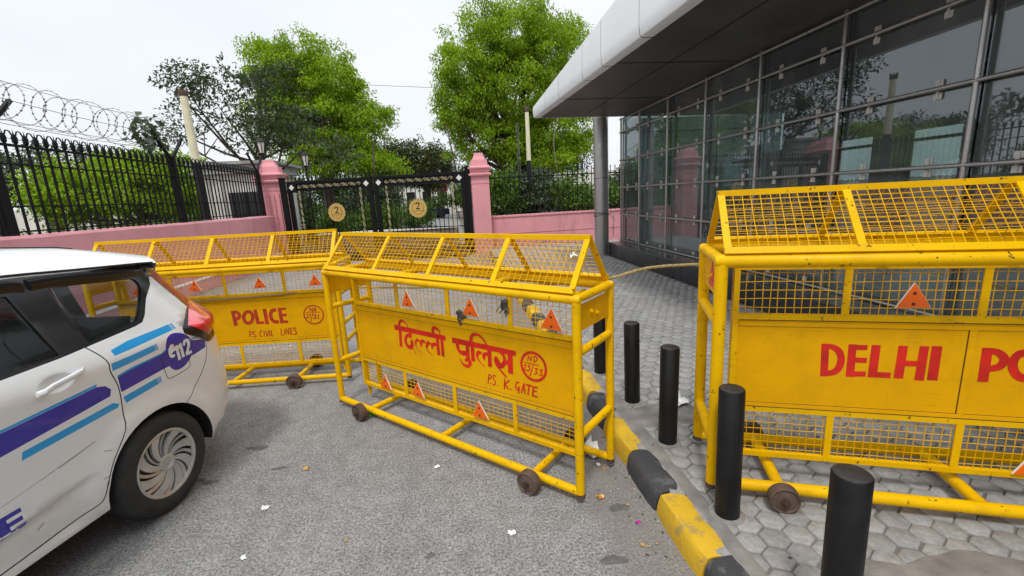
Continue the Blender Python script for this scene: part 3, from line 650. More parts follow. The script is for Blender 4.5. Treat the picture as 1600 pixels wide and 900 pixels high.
tree('leafy_tree','bright green spreading tree behind the left gate leaf',(-6.9,27,0),4.6,.34,
     [((-7.8,27,8.9),(1.9,2.0,1.6)),((-9.0,27,9.3),(1.3,1.5,1.2)),((-6.0,27,8.2),(1.9,2.0,1.8)),((-4.6,27,6.3),(1.6,1.9,1.5)),((-6.6,27,6.2),(2.4,2.2,1.7)),((-8.6,27,6.6),(1.9,1.8,1.8)),((-5.0,26.5,4.4),(1.7,1.6,1.1)),((-3.9,26.5,3.7),(1.3,1.4,.9)),((-7.0,26.3,4.3),(1.8,1.6,.9))],1050,80,.50,.155,M['leafbright'],11,limbs=34,droop=.9)
tree('leafy_tree','tall bright green tree behind the right gate pillar and canopy',(3.3,24,0),4.0,.36,
     [((3.6,24,9.6),(2.4,2.2,2.0)),((1.6,24,8.3),(1.7,1.9,1.7)),((5.6,24,9.0),(1.9,2,1.8)),((3.4,24,6.8),(3.0,2.4,2.1)),((.9,24,6.2),(1.4,1.7,1.2)),((5.9,24,5.6),(2.2,2,1.8)),((2.6,24,4.6),(2.3,2,1.2)),((5.2,23.6,3.9),(2.2,1.8,1.0))],1300,80,.48,.145,M['leafbright'],23,limbs=34,droop=.9)
tree('dark_tree','dark sparse grey green tree leaning out over the left gate pillar',(-9.2,23.8,0),4.3,.17,
     [((-8.9,20,6.6),(1.5,1.5,1.25)),((-7.5,20,6.0),(1.6,1.5,1.3)),((-6.2,19.6,5.2),(1.5,1.4,1.1)),((-10.0,19.6,6.4),(1.1,1.2,1.0)),((-7.4,19.6,4.6),(1.9,1.4,.9)),((-5.0,19.4,4.1),(1.3,1.2,.7)),((-9.6,19,5.0),(.9,1.0,.8)),((-6.6,20,6.9),(1.0,1,.7))],210,26,.40,.17,M['leafdark'],31,limbs=16,droop=.1,aspect=.4,hollow=.3)
tree('olive_tree','dull olive tree far beyond the gate',(-2.2,46,0),3.0,.3,
     [((-3.6,46,5.2),(3.2,2.5,2.6)),((-1.6,46,5.0),(2.4,2.2,2.2)),((-5.8,46,4.8),(2.4,2,2))],420,34,.75,.30,M['leafolive'],41)
tree('round_tree','round dark green tree with forked trunk behind the left fence',(-13.6,22,0),1.5,.22,
     [((-14.6,22,3.0),(2.2,1.8,1.35)),((-12.4,22,3.2),(2.1,1.8,1.3)),((-16.4,22,2.7),(1.5,1.5,1.0)),((-13.5,22,3.7),(1.6,1.4,.9))],520,36,.46,.18,M['leafbright'],51,limbs=16,droop=.5)
tree('dark_tree','tall grey green tree at the far left behind the spear fence',(-21,27,0),2.4,.25,
     [((-22,27,4.0),(3.0,2.4,1.6)),((-18.6,27,4.1),(2.4,2,1.5)),((-25,27,3.8),(2.6,2.2,1.7))],330,34,.6,.22,M['leafdark'],61)
tree('round_tree','small bright bushy tree at the left picture edge behind the fence',(-16.2,16,0),1.1,.15,
     [((-16.6,16,2.3),(1.3,1.2,.95)),((-15.2,16,1.9),(.9,.9,.7))],240,32,.36,.15,M['leafhedge'],71)
tree('far_tree','hazy dark tree seen behind the canopy column',(11.5,52,0),3.2,.3,
     [((11,52,5.6),(2.6,2.4,2.2)),((14.2,52,6.0),(2.8,2.4,2.4)),((8.4,52,4.6),(2,2,1.8))],330,30,.8,.32,M['leafdark'],81)
def shrub(label, base, blobs, clumps, per, spread, size, mat, seed, group=None, name='shrub'):
    return tree(name, label, base, .5, .05, blobs, clumps, per, spread, size, mat, seed, group, 5, .0, cat='shrub', aspect=.5, hollow=.35)
GS = 'shrubs behind the right railings'
shrub('glossy shrub right behind the right gate pillar',(1.9,16.6,0),[((1.9,16.6,1.5),(.75,.6,1.1)),((1.6,16.6,.9),(.7,.6,.7))],150,22,.28,.17,M['leafmid'],91,GS)
shrub('glossy dark shrub between the gate pillar and the lamp pole',(2.9,17.4,0),[((3.0,17.4,1.6),(.8,.6,1.0)),((3.4,17.4,1.0),(.8,.6,.7))],150,22,.28,.17,M['leafdark'],92,GS)
shrub('pale flowering shrub beside the canopy column behind the railings',(4.6,17.8,0),[((4.5,17.8,1.3),(.9,.6,.9)),((5.3,17.8,1.0),(.7,.6,.7))],140,22,.28,.15,M['leafhedge'],93,GS)
shrub('bushy shrub seen between the column and the glass corner',(6.5,18.2,0),[((6.4,18.2,1.4),(.9,.7,.9)),((7.6,18.2,1.3),(.9,.7,.9))],150,22,.28,.15,M['leafmid'],94,GS)
shrub('clipped hedge patch behind the left gate leaf near the pillar',(-5.2,20,0),[((-5.2,20,.9),(.8,.6,.6)),((-4.2,20,.7),(.7,.6,.5))],120,24,.24,.12,M['leafmid'],95)
shrub('leafy bush behind the middle of the left gate leaf',(-3.1,20.5,0),[((-3.1,20.5,1.0),(.9,.7,.75))],110,24,.26,.13,M['leafhedge'],96)
shrub('bush beside the gate meeting stiles',(-1.9,24,0),[((-1.9,24,1.0),(1.1,.8,.9))],110,24,.3,.15,M['leafmid'],97)
shrub('trimmed green hedge far beyond the right gate leaf',(.6,42,0),[((-.6,42,1.6),(1.5,.8,.75)),((1.6,42,1.6),(1.5,.8,.75)),((3.6,42,1.7),(1.5,.8,.8))],260,24,.32,.16,M['leafhedge'],98)
GH = 'low hedges behind the left fence'
for i, (x, y, c, lab) in enumerate([(-16.5,18.5,'leafhedge','yellow green low hedge nearest the left picture edge'),(-14.0,19.2,'leafmid','low hedge under the left side of the round tree'),(-11.8,19.0,'leafhedge','low hedge left of the stout fence post'),(-19.5,21,'leafmid','darker hedge further back at the far left'),(-9.6,17.2,'leafmid','small hedge behind the stout fence post')]):
    shrub(lab,(x,y,0),[((x-.7,y,.95),(.8,.6,.5)),((x+.5,y,1.0),(.8,.6,.5))],120,24,.26,.12,M[c],110+i,GH)
# creeper sprouting on the fence post
t = thing('creeper','leafy creeper sprouting from the top of the stout fence post','plant',(LX-.1,11.4,3.0)); b = B()
for q in ([(0,0,0),(.0,-.25,.35),(-.05,-.5,.55)],[(0,0,0),(-.1,-.1,.4),(-.15,-.25,.8)],[(0,0,0),(-.05,-.45,.2),(-.1,-.8,.45)]): b.path(q,[.014,.010,.004],5)
b.build('stems', M['bark'], t); leaf_object('leaves', [(-.05,-.5,.55),(-.15,-.25,.8),(-.1,-.8,.45),(-.05,-.3,.45),(-.1,-.62,.62),(0,-.7,.3),(-.1,-.2,.3)], 16, .22, .16, M['leafdark'], t, 131, .4, .7)

GT = 'dark trees standing deep inside the grounds'
for i, (x, y, w, h, m, lab) in enumerate([(-13.5,37,3.2,4.6,'leafdark','dark tree deep in the grounds left of the guard house'),(-9.6,39,3.0,4.2,'leafmid','dark tree deep in the grounds behind the left gate pillar'),(-6.2,38,2.6,3.9,'leafdark','dark tree deep in the grounds behind the left half of the gate'),(-18.5,34,3.4,4.4,'leafmid','tree deep in the grounds beyond the round tree'),(2.6,40,2.2,4.6,'leafmid','tree deep in the grounds behind the right gate pillar')]):
    tree('dark_tree', lab, (x,y,0), 1.6, .22, [((x-w*.35,y,h*.55),(w*.62,1.8,h*.42)),((x+w*.4,y,h*.5),(w*.6,1.8,h*.40)),((x,y,h*.75),(w*.5,1.6,h*.25))], 260, 26, .6, .26, M[m], 150+i*3, GT)
for i, (x, y, m, lab) in enumerate([(2.2,19.5,'leafmid','tall shrub behind the lattice pole'),(4.0,20.0,'leafdark','tall dark shrub behind the right lamp pole'),(5.6,20.5,'leafmid','tall shrub left of the canopy column behind the railings'),(8.2,21,'leafdark','tall shrub right of the canopy column behind the railings')]):
    shrub(lab,(x,y,0),[((x,y,1.7),(1.0,.8,1.0)),((x+.4,y,.8),(1.0,.7,.7))],170,24,.32,.17,M[m],170+i*3,GS)
for i, (x, y, m, lab) in enumerate([(-7.0,24,'leafmid','wide bush inside the gate beside the left pillar'),(-5.8,25.5,'leafdark','dark bush under the bright tree inside the gate'),(-4.4,25,'leafmid','bush right of the bright tree trunk inside the gate')]):
    shrub(lab,(x,y,0),[((x,y,.95),(1.0,.8,.8)),((x+.6,y,.7),(.8,.7,.6))],140,24,.30,.15,M[m],190+i*3)
# ------------------------------------------------------------------ things beyond the gate and fence
t = thing('long_building','long white building far beyond the gate','building',(-1,62,0)); b = B(); b.box((-8,0,0),(12,6,4.2)); b.build('wall', M['palewall'], t)
for i in range(9):
    b = B(); x = -7+i*2.1; b.box((x,-.04,1.0),(x+1.1,0,2.9)); b.build('window', M['windowdark'], t)
b = B(); b.box((-8.4,-.5,4.2),(12.4,6.4,4.6)); b.build('roof', M['roofgrey'], t)
t = thing('long_building','pale low building behind the trees at the far left','building',(-26,36,0)); b = B(); b.box((-14,0,0),(14,5,2.6)); b.build('wall', M['palewall'], t)
for i in range(8): b = B(); x = -12+i*3.1; b.box((x,-.04,.8),(x+1.2,0,2.1)); b.build('window', M['windowdark'], t)
t = thing('long_building','pale building behind the shrubs right of the canopy column','building',(14,36,0)); b = B(); b.box((-5,0,0),(9,5,3.4)); b.build('wall', M['palewall'], t)
for i in range(4): b = B(); x = -4+i*3; b.box((x,-.04,1.0),(x+1.3,0,2.4)); b.build('window', M['windowdark'], t)
flagc = [lin(240,205,40),lin(205,40,60),lin(120,40,110),lin(60,90,190),lin(220,110,40),lin(200,120,170)]; fl = ['yellow','red','purple','blue','orange','pink']
for i, (x, z) in enumerate([(-1.6,3.3),(-.7,3.2),(-1.1,3.1),(3.0,3.9),(2.3,3.2),(1.0,3.4)]):
    t = thing('flag', f'small {fl[i]} flag on a pole far beyond the gate', 'flag', (x*1.25,50+i*.3,0)); b = B(); b.tube((0,0,0),(0,0,z+.3),.03,6); b.build('pole', M['razor'], t)
    b = B(); vs = [(.03+.55*u, .08*sin(6*u), z-.75*v+.25-.1*u) for v in (0,1) for u in np.linspace(0,1,7)]; b.add(vs, [(k,k+1,8+k,7+k) for k in range(6)]); b.build('cloth', simple('flag_'+fl[i], flagc[i], .7), t)
b = B(); b.box((-5.4,18.6,0),(.2,18.85,.62)); bw = tag(b.build('low_wall', M['greywall']), 'low stone wall with pale coping just inside the gate', 'wall')
b = B(); b.box((-5.45,18.55,.62),(.25,18.9,.68)); b.build('coping', M['palewall'], bw)
for i, (x, y) in enumerate([(1.3,40),(2.3,40.2),(3.2,40.1)]):
    b = B(); b.hexa([(x-.4,y-.4,0),(x+.4,y-.4,0),(x+.4,y+.4,0),(x-.4,y+.4,0),(x-.46,y-.46,.7),(x+.46,y-.46,.7),(x+.46,y+.46,.7),(x-.46,y+.46,.7)]); tag(b.build('planter', M['pink'], None, 0), ['left','middle','right'][i]+' one of the three pink planters far beyond the gate','planter','pink planters beyond the gate')
def far_car(x, y, rz, m, label):
    t = thing('parked_car', label, 'car', (x,y,0), rz); b = B(); pr = [(-2,.3),(-2,.75),(-1.2,.9),(-.7,1.4),(.9,1.42),(1.5,.95),(2,.85),(2,.3)]; b.prism(pr, lambda p: (p[0],-.8,p[1]), lambda p: (p[0],.8,p[1])); b.build('body', m, t)
    b = B(); b.prism([(-1.0,.95),(-.62,1.33),(.82,1.35),(1.2,.98)], lambda p: (p[0],-.815,p[1]), lambda p: (p[0],.815,p[1])); b.build('window', M['windowdark'], t)
    for wx in (-1.25,1.25):
        for s in (-1,1): b = B(); b.lathe([(.3,0),(.31,.1),(.3,.2)], (wx,s*.8-.1,.31), (0,1,0), 14); b.build('wheel', M['rubber'], t)
far_car(-2.4,44,.3,simple('dark_blue_paint',(.015,.02,.05),.3),'dark blue car parked far beyond the gate')
far_car(-7.6,27,1.2,M['carwhite'],'white car parked under the tree behind the left gate leaf')
rr = random.Random(12); b = B()
for i in range(260):
    x = -5.0+rr.random()*5.2; y = 16.15-(x+5.4)*.27+rr.uniform(-.95,-.25); z = rr.random()*.35*(1-abs(y-(16.15-(x+5.4)*.27+(-.6)))); a = rr.uniform(0,pi); l = rr.uniform(.15,.5); b.path([(x,y,.02+z),(x+l*cos(a)*.5,y+l*sin(a)*.3,.05+z+rr.uniform(0,.08)),(x+l*cos(a),y+l*sin(a)*.5,.02+z)], .012+rr.random()*.02, 4)
hp = tag(b.build('debris_heap', M['bark'], None, 0), 'heap of dry branches and leaves along the foot of the gate', 'debris', kind='stuff')
lv = [(-5.0+rr.random()*5.2,0,0) for _ in range(160)]; lv = [(x, 16.15-(x+5.4)*.27+rr.uniform(-.95,-.25), rr.random()*.25) for x, _, _ in lv]; lo = leaf_object('dry_leaves', lv, 16, .22, .12, simple('dry_leaves', lin(120,98,72), .9, 0, .4, 3), hp, 301, 0)
b = B(); b.path([(-4.6,27,8.2),(0,26,7.7),(1.6,24.5,7.9)], .012, 4); tag(b.build('overhead_cable', M['cable']), 'thin overhead cable between the two bright green trees', 'cable')
b = B(); b.path(catmull([(2.75,11.0,3.75),(3.05,13,3.3),(3.6,15,2.6),(4.2,16.5,2.2)],6), .012, 5); tag(b.build('drooping_cable', M['cablewhite']), 'white cable drooping from the canopy corner towards the railings', 'cable')

# ------------------------------------------------------------------ barricades
HINDI = [('l',[(0.628,0.784,0.0454),(1.223,0.779,0.0385)]),('l',[(0.699,0.776,0.034),(0.689,0.623,0.0347)]),('c',[(0.695,0.792,0.0248),(0.695,0.819,0.0278),(0.718,0.848,0.0245),(0.75,0.852,0.017),(0.782,0.835,0.012),(0.801,0.805,0.009)]),('l',[(0.826,0.775,0.0287),(0.822,0.726,0.0289)]),('c',[(0.836,0.738,0.0431),(0.791,0.736,0.0303),(0.76,0.712,0.0319),(0.754,0.677,0.0308),(0.77,0.646,0.0308),(0.807,0.638,0.0366),(0.831,0.661,0.0363),(0.829,0.689,0.0374),(0.82,0.698,0.0242)]),('c',[(0.832,0.642,0.0097),(0.852,0.616,0.0073),(0.871,0.587,0.0072)]),('c',[(0.927,0.709,0.0152),(0.9,0.715,0.0236),(0.881,0.698,0.0226),(0.875,0.675,0.0167),(0.887,0.646,0.0072),(0.91,0.624,0.0059),(0.933,0.61,0.0047)]),('c',[(0.94,0.657,0.0047),(0.937,0.683,0.0246),(0.947,0.707,0.0321),(0.973,0.716,0.026),(0.995,0.7,0.0086)]),('c',[(1.059,0.705,0.0124),(1.027,0.712,0.0285),(1.009,0.69,0.0287),(1.001,0.666,0.015),(1.017,0.638,0.0081),(1.068,0.613,0.0051)]),('c',[(1.068,0.664,0.0045),(1.065,0.686,0.0254),(1.08,0.706,0.0309),(1.115,0.712,0.025)]),('l',[(1.132,0.783,0.0318),(1.131,0.628,0.0324)]),('l',[(1.18,0.782,0.0314),(1.178,0.627,0.032)]),('c',[(1.092,0.8,0.0222),(1.091,0.827,0.032),(1.106,0.844,0.0275),(1.134,0.843,0.0218),(1.157,0.827,0.0152),(1.168,0.795,0.0081)]),('l',[(1.289,0.776,0.0425),(1.872,0.774,0.0356)]),('c',[(1.343,0.774,0.032),(1.342,0.73,0.0322),(1.354,0.702,0.0292),(1.384,0.692,0.036),(1.435,0.699,0.0354)]),('l',[(1.439,0.775,0.0339),(1.437,0.643,0.0345)]),('c',[(1.404,0.639,0.0174),(1.437,0.648,0.0287),(1.454,0.627,0.0315),(1.439,0.604,0.026),(1.409,0.596,0.0233),(1.377,0.609,0.0147),(1.35,0.645,0.0047)]),('l',[(1.487,0.783,0.0345),(1.486,0.646,0.0351)]),('c',[(1.478,0.786,0.0307),(1.481,0.82,0.0278),(1.499,0.846,0.0248),(1.532,0.856,0.0207),(1.565,0.851,0.0173),(1.597,0.827,0.015),(1.626,0.792,0.0128)]),('c',[(1.572,0.725,0.0137),(1.541,0.723,0.0276),(1.528,0.701,0.025),(1.53,0.68,0.0139),(1.553,0.651,0.0078),(1.593,0.624,0.0055)]),('c',[(1.592,0.674,0.0044),(1.59,0.7,0.03),(1.598,0.721,0.0271),(1.63,0.727,0.0225)]),('l',[(1.644,0.781,0.0345),(1.641,0.635,0.0352)]),('c',[(1.734,0.766,0.0181),(1.761,0.75,0.0231),(1.774,0.725,0.0231),(1.771,0.692,0.0284),(1.749,0.666,0.0365),(1.721,0.667,0.0447),(1.704,0.694,0.0474),(1.7,0.721,0.0237)]),('c',[(1.696,0.671,0.0238),(1.725,0.637,0.0132),(1.756,0.611,0.0147),(1.784,0.587,0.0115)]),('l',[(1.762,0.692,0.03),(1.817,0.701,0.0295)]),('l',[(1.825,0.78,0.0402),(1.82,0.622,0.041)])]
ND2 = [('l',[(1.964,0.738,0.0082),(1.972,0.778,0.0081)]),('l',[(1.972,0.777,0.0081),(1.991,0.744,0.0081)]),('l',[(1.991,0.743,0.0081),(2.0,0.783,0.0081)]),('l',[(2.018,0.783,0.008),(2.013,0.741,0.0081)]),('c',[(2.017,0.781,0.008),(2.036,0.778,0.008),(2.039,0.765,0.008),(2.026,0.746,0.008),(2.011,0.741,0.0081)]),('l',[(1.936,0.726,0.0059),(2.054,0.724,0.0056)]),('l',[(2.009,0.723,0.0076),(1.977,0.636,0.0078)]),('c',[(1.932,0.703,0.0074),(1.943,0.711,0.0073),(1.949,0.704,0.0073),(1.942,0.69,0.0073),(1.928,0.671,0.0074)]),('l',[(1.928,0.671,0.0074),(1.956,0.672,0.0073)]),('c',[(1.963,0.708,0.0073),(1.981,0.711,0.0072),(1.97,0.696,0.0073),(1.981,0.688,0.0072),(1.967,0.672,0.0073),(1.957,0.673,0.0073)]),('c',[(2.017,0.698,0.0072),(2.04,0.701,0.0071),(2.025,0.684,0.0072),(2.037,0.674,0.0071),(2.023,0.661,0.0072),(2.009,0.663,0.0072)]),('c',[(2.055,0.697,0.0071),(2.078,0.699,0.007),(2.061,0.683,0.0071),(2.074,0.673,0.0071),(2.063,0.658,0.0071),(2.048,0.661,0.0071)])]
PS2 = [('l',[(1.623,0.572,0.0099),(1.611,0.502,0.01)]),('c',[(1.621,0.57,0.0099),(1.643,0.572,0.0098),(1.643,0.555,0.0098),(1.617,0.536,0.0099)]),('l',[(1.63,0.508,0.0088),(1.64,0.51,0.0088)]),('c',[(1.689,0.571,0.0097),(1.672,0.577,0.0097),(1.66,0.56,0.0098),(1.673,0.539,0.0098),(1.68,0.52,0.0098),(1.665,0.503,0.0098),(1.651,0.51,0.0099)]),('l',[(1.695,0.507,0.0087),(1.704,0.508,0.0086)]),('l',[(1.765,0.573,0.0116),(1.756,0.492,0.0117)]),('l',[(1.806,0.571,0.0104),(1.763,0.53,0.0106)]),('l',[(1.763,0.535,0.0116),(1.794,0.499,0.0116)]),('l',[(1.809,0.506,0.0094),(1.819,0.506,0.0094)]),('c',[(1.889,0.569,0.0101),(1.87,0.57,0.0102),(1.856,0.542,0.0103),(1.86,0.517,0.0103),(1.88,0.52,0.0102),(1.886,0.537,0.0102)]),('l',[(1.869,0.536,0.0092),(1.889,0.537,0.0091)]),('l',[(1.886,0.537,0.0102),(1.878,0.49,0.0103)]),('l',[(1.901,0.5,0.0102),(1.926,0.575,0.01)]),('l',[(1.926,0.575,0.01),(1.932,0.5,0.0101)]),('l',[(1.908,0.529,0.0081),(1.932,0.53,0.008)]),('l',[(1.941,0.57,0.0124),(1.991,0.57,0.0122)]),('l',[(1.967,0.569,0.0109),(1.955,0.498,0.011)]),('l',[(2.002,0.571,0.0117),(1.991,0.5,0.0119)]),('l',[(1.999,0.565,0.0107),(2.037,0.57,0.0106)]),('l',[(1.996,0.539,0.0098),(2.028,0.54,0.0097)]),('l',[(1.989,0.504,0.0109),(2.031,0.504,0.0107)])]
C2 = (2.008823337227792,0.7093826107901724,0.09492608743532228,0.018)
POLICE = [('l',[(1.219,0.783,0.0377),(1.227,0.621,0.0381)]),('c',[(1.212,0.77,0.0315),(1.261,0.765,0.0315),(1.28,0.733,0.0363),(1.263,0.702,0.0364),(1.22,0.691,0.0332)]),('c',[(1.411,0.7,0.0348),(1.406,0.684,0.0349),(1.399,0.67,0.0349),(1.39,0.657,0.0349),(1.379,0.648,0.0349),(1.367,0.643,0.035),(1.354,0.642,0.035),(1.343,0.645,0.0349),(1.333,0.651,0.0349),(1.325,0.662,0.0349),(1.32,0.675,0.0349),(1.318,0.69,0.0348),(1.319,0.706,0.0348),(1.324,0.722,0.0348),(1.331,0.736,0.0347),(1.34,0.749,0.0347),(1.351,0.758,0.0347),(1.363,0.763,0.0347),(1.375,0.764,0.0347),(1.387,0.761,0.0347),(1.397,0.755,0.0347),(1.405,0.744,0.0347),(1.41,0.731,0.0348),(1.412,0.716,0.0348),(1.411,0.7,0.0348)]),('l',[(1.446,0.783,0.0362),(1.454,0.626,0.0366)]),('l',[(1.443,0.64,0.0286),(1.516,0.637,0.0287)]),('l',[(1.542,0.783,0.0378),(1.545,0.618,0.0383)]),('c',[(1.66,0.764,0.0348),(1.622,0.762,0.0363),(1.596,0.723,0.038),(1.599,0.667,0.0382),(1.625,0.641,0.0382),(1.667,0.635,0.0335)]),('l',[(1.694,0.783,0.0363),(1.697,0.618,0.0367)]),('l',[(1.681,0.773,0.0253),(1.758,0.771,0.0253)]),('l',[(1.686,0.705,0.027),(1.756,0.705,0.027)]),('l',[(1.683,0.634,0.0287),(1.76,0.632,0.0287)]),('l',[(1.026,0.788,0.0376),(1.024,0.626,0.038)])]
ND1 = [('l',[(1.997,0.724,0.0095),(2.005,0.766,0.0095)]),('l',[(2.004,0.765,0.0095),(2.023,0.724,0.0095)]),('l',[(2.023,0.722,0.0095),(2.031,0.764,0.0095)]),('l',[(2.047,0.766,0.0095),(2.043,0.723,0.0096)]),('c',[(2.047,0.762,0.0095),(2.062,0.751,0.0095),(2.056,0.732,0.0095),(2.042,0.725,0.0095)]),('l',[(1.96,0.719,0.0064),(2.099,0.712,0.0064)]),('l',[(2.029,0.712,0.008),(1.986,0.607,0.008)]),('c',[(1.952,0.694,0.0072),(1.967,0.702,0.0072),(1.975,0.687,0.0072),(1.966,0.671,0.0072),(1.947,0.657,0.0072)]),('l',[(1.947,0.658,0.0072),(1.977,0.658,0.0072)]),('l',[(1.984,0.697,0.0072),(2.007,0.697,0.0072)]),('l',[(2.005,0.696,0.0072),(1.984,0.655,0.0072)]),('c',[(2.03,0.679,0.0104),(2.047,0.69,0.0104),(2.054,0.674,0.0104),(2.041,0.661,0.0104),(2.023,0.647,0.0104)]),('l',[(2.023,0.648,0.0096),(2.056,0.647,0.0096)]),('l',[(2.081,0.692,0.0096),(2.074,0.638,0.0096)])]
PS1 = [('l',[(1.353,0.558,0.0096),(1.345,0.489,0.0096)]),('c',[(1.352,0.552,0.0088),(1.377,0.546,0.0088),(1.372,0.524,0.0088),(1.349,0.517,0.0088)]),('l',[(1.372,0.493,0.0072),(1.379,0.492,0.0072)]),('c',[(1.416,0.546,0.0088),(1.394,0.547,0.0088),(1.387,0.526,0.0088),(1.407,0.507,0.0088),(1.4,0.487,0.0088),(1.379,0.492,0.0088)]),('l',[(1.416,0.489,0.0072),(1.423,0.488,0.0072)]),('c',[(1.484,0.547,0.0104),(1.467,0.548,0.0104),(1.454,0.524,0.0104),(1.454,0.497,0.0104),(1.472,0.489,0.0104)]),('l',[(1.502,0.552,0.0088),(1.492,0.487,0.0088)]),('l',[(1.516,0.549,0.0088),(1.522,0.487,0.0088)]),('l',[(1.522,0.487,0.0088),(1.546,0.553,0.0088)]),('l',[(1.558,0.55,0.0088),(1.548,0.485,0.0088)]),('l',[(1.576,0.553,0.0088),(1.568,0.487,0.0088)]),('l',[(1.567,0.49,0.0088),(1.586,0.49,0.0088)]),('l',[(1.676,0.561,0.0088),(1.67,0.487,0.0089)]),('l',[(1.668,0.49,0.0089),(1.692,0.49,0.0089)]),('l',[(1.71,0.558,0.008),(1.703,0.489,0.0081)]),('l',[(1.719,0.491,0.0081),(1.728,0.561,0.008)]),('l',[(1.728,0.561,0.008),(1.747,0.492,0.0081)]),('l',[(1.747,0.492,0.0081),(1.755,0.566,0.008)]),('l',[(1.774,0.563,0.0112),(1.767,0.49,0.0113)]),('l',[(1.771,0.56,0.0088),(1.797,0.561,0.0088)]),('l',[(1.77,0.527,0.0088),(1.788,0.528,0.0088)]),('l',[(1.766,0.493,0.0089),(1.79,0.494,0.0089)]),('c',[(1.833,0.556,0.0104),(1.815,0.56,0.0104),(1.808,0.542,0.0104),(1.826,0.52,0.0105),(1.823,0.497,0.0105),(1.8,0.492,0.0105)])]
C1 = (2.0318080324739625,0.6889230229278309,0.0985720470328231,0.012)
DELHI = [('l',[(0.556,0.829,0.036),(0.564,0.646,0.0368)]),('c',[(0.543,0.814,0.0236),(0.586,0.813,0.029),(0.62,0.79,0.0344),(0.635,0.745,0.0345),(0.627,0.695,0.0362),(0.601,0.669,0.0337),(0.548,0.661,0.0269)]),('l',[(0.68,0.83,0.0373),(0.683,0.649,0.0382)]),('l',[(0.673,0.813,0.0286),(0.747,0.814,0.0282)]),('l',[(0.688,0.744,0.0288),(0.751,0.744,0.0285)]),('l',[(0.666,0.666,0.0292),(0.753,0.669,0.0288)]),('l',[(0.784,0.83,0.04),(0.783,0.652,0.041)]),('l',[(0.765,0.668,0.0308),(0.863,0.668,0.0303)]),('l',[(0.901,0.83,0.0406),(0.898,0.653,0.0416)]),('l',[(0.99,0.831,0.04),(0.988,0.647,0.0411)]),('l',[(0.892,0.736,0.0292),(0.982,0.737,0.0288)]),('l',[(1.042,0.833,0.0435),(1.043,0.651,0.0447)])]
PO = [('l',[(1.246,0.832,0.0422),(1.25,0.655,0.0432)]),('c',[(1.237,0.813,0.0311),(1.285,0.812,0.0321),(1.318,0.779,0.0383),(1.306,0.739,0.0373),(1.257,0.721,0.0289)]),('c',[(1.444,0.749,0.0377),(1.445,0.733,0.0377),(1.443,0.717,0.0378),(1.438,0.704,0.0379),(1.431,0.693,0.038),(1.421,0.686,0.0381),(1.41,0.683,0.0382),(1.398,0.685,0.0383),(1.386,0.691,0.0383),(1.376,0.7,0.0383),(1.367,0.713,0.0383),(1.36,0.729,0.0383),(1.356,0.745,0.0382),(1.355,0.762,0.0381),(1.357,0.778,0.038),(1.362,0.791,0.0379),(1.37,0.802,0.0378),(1.38,0.808,0.0377),(1.391,0.811,0.0377),(1.403,0.809,0.0376),(1.414,0.803,0.0376),(1.425,0.794,0.0375),(1.434,0.781,0.0376),(1.44,0.766,0.0376),(1.444,0.749,0.0377)])]
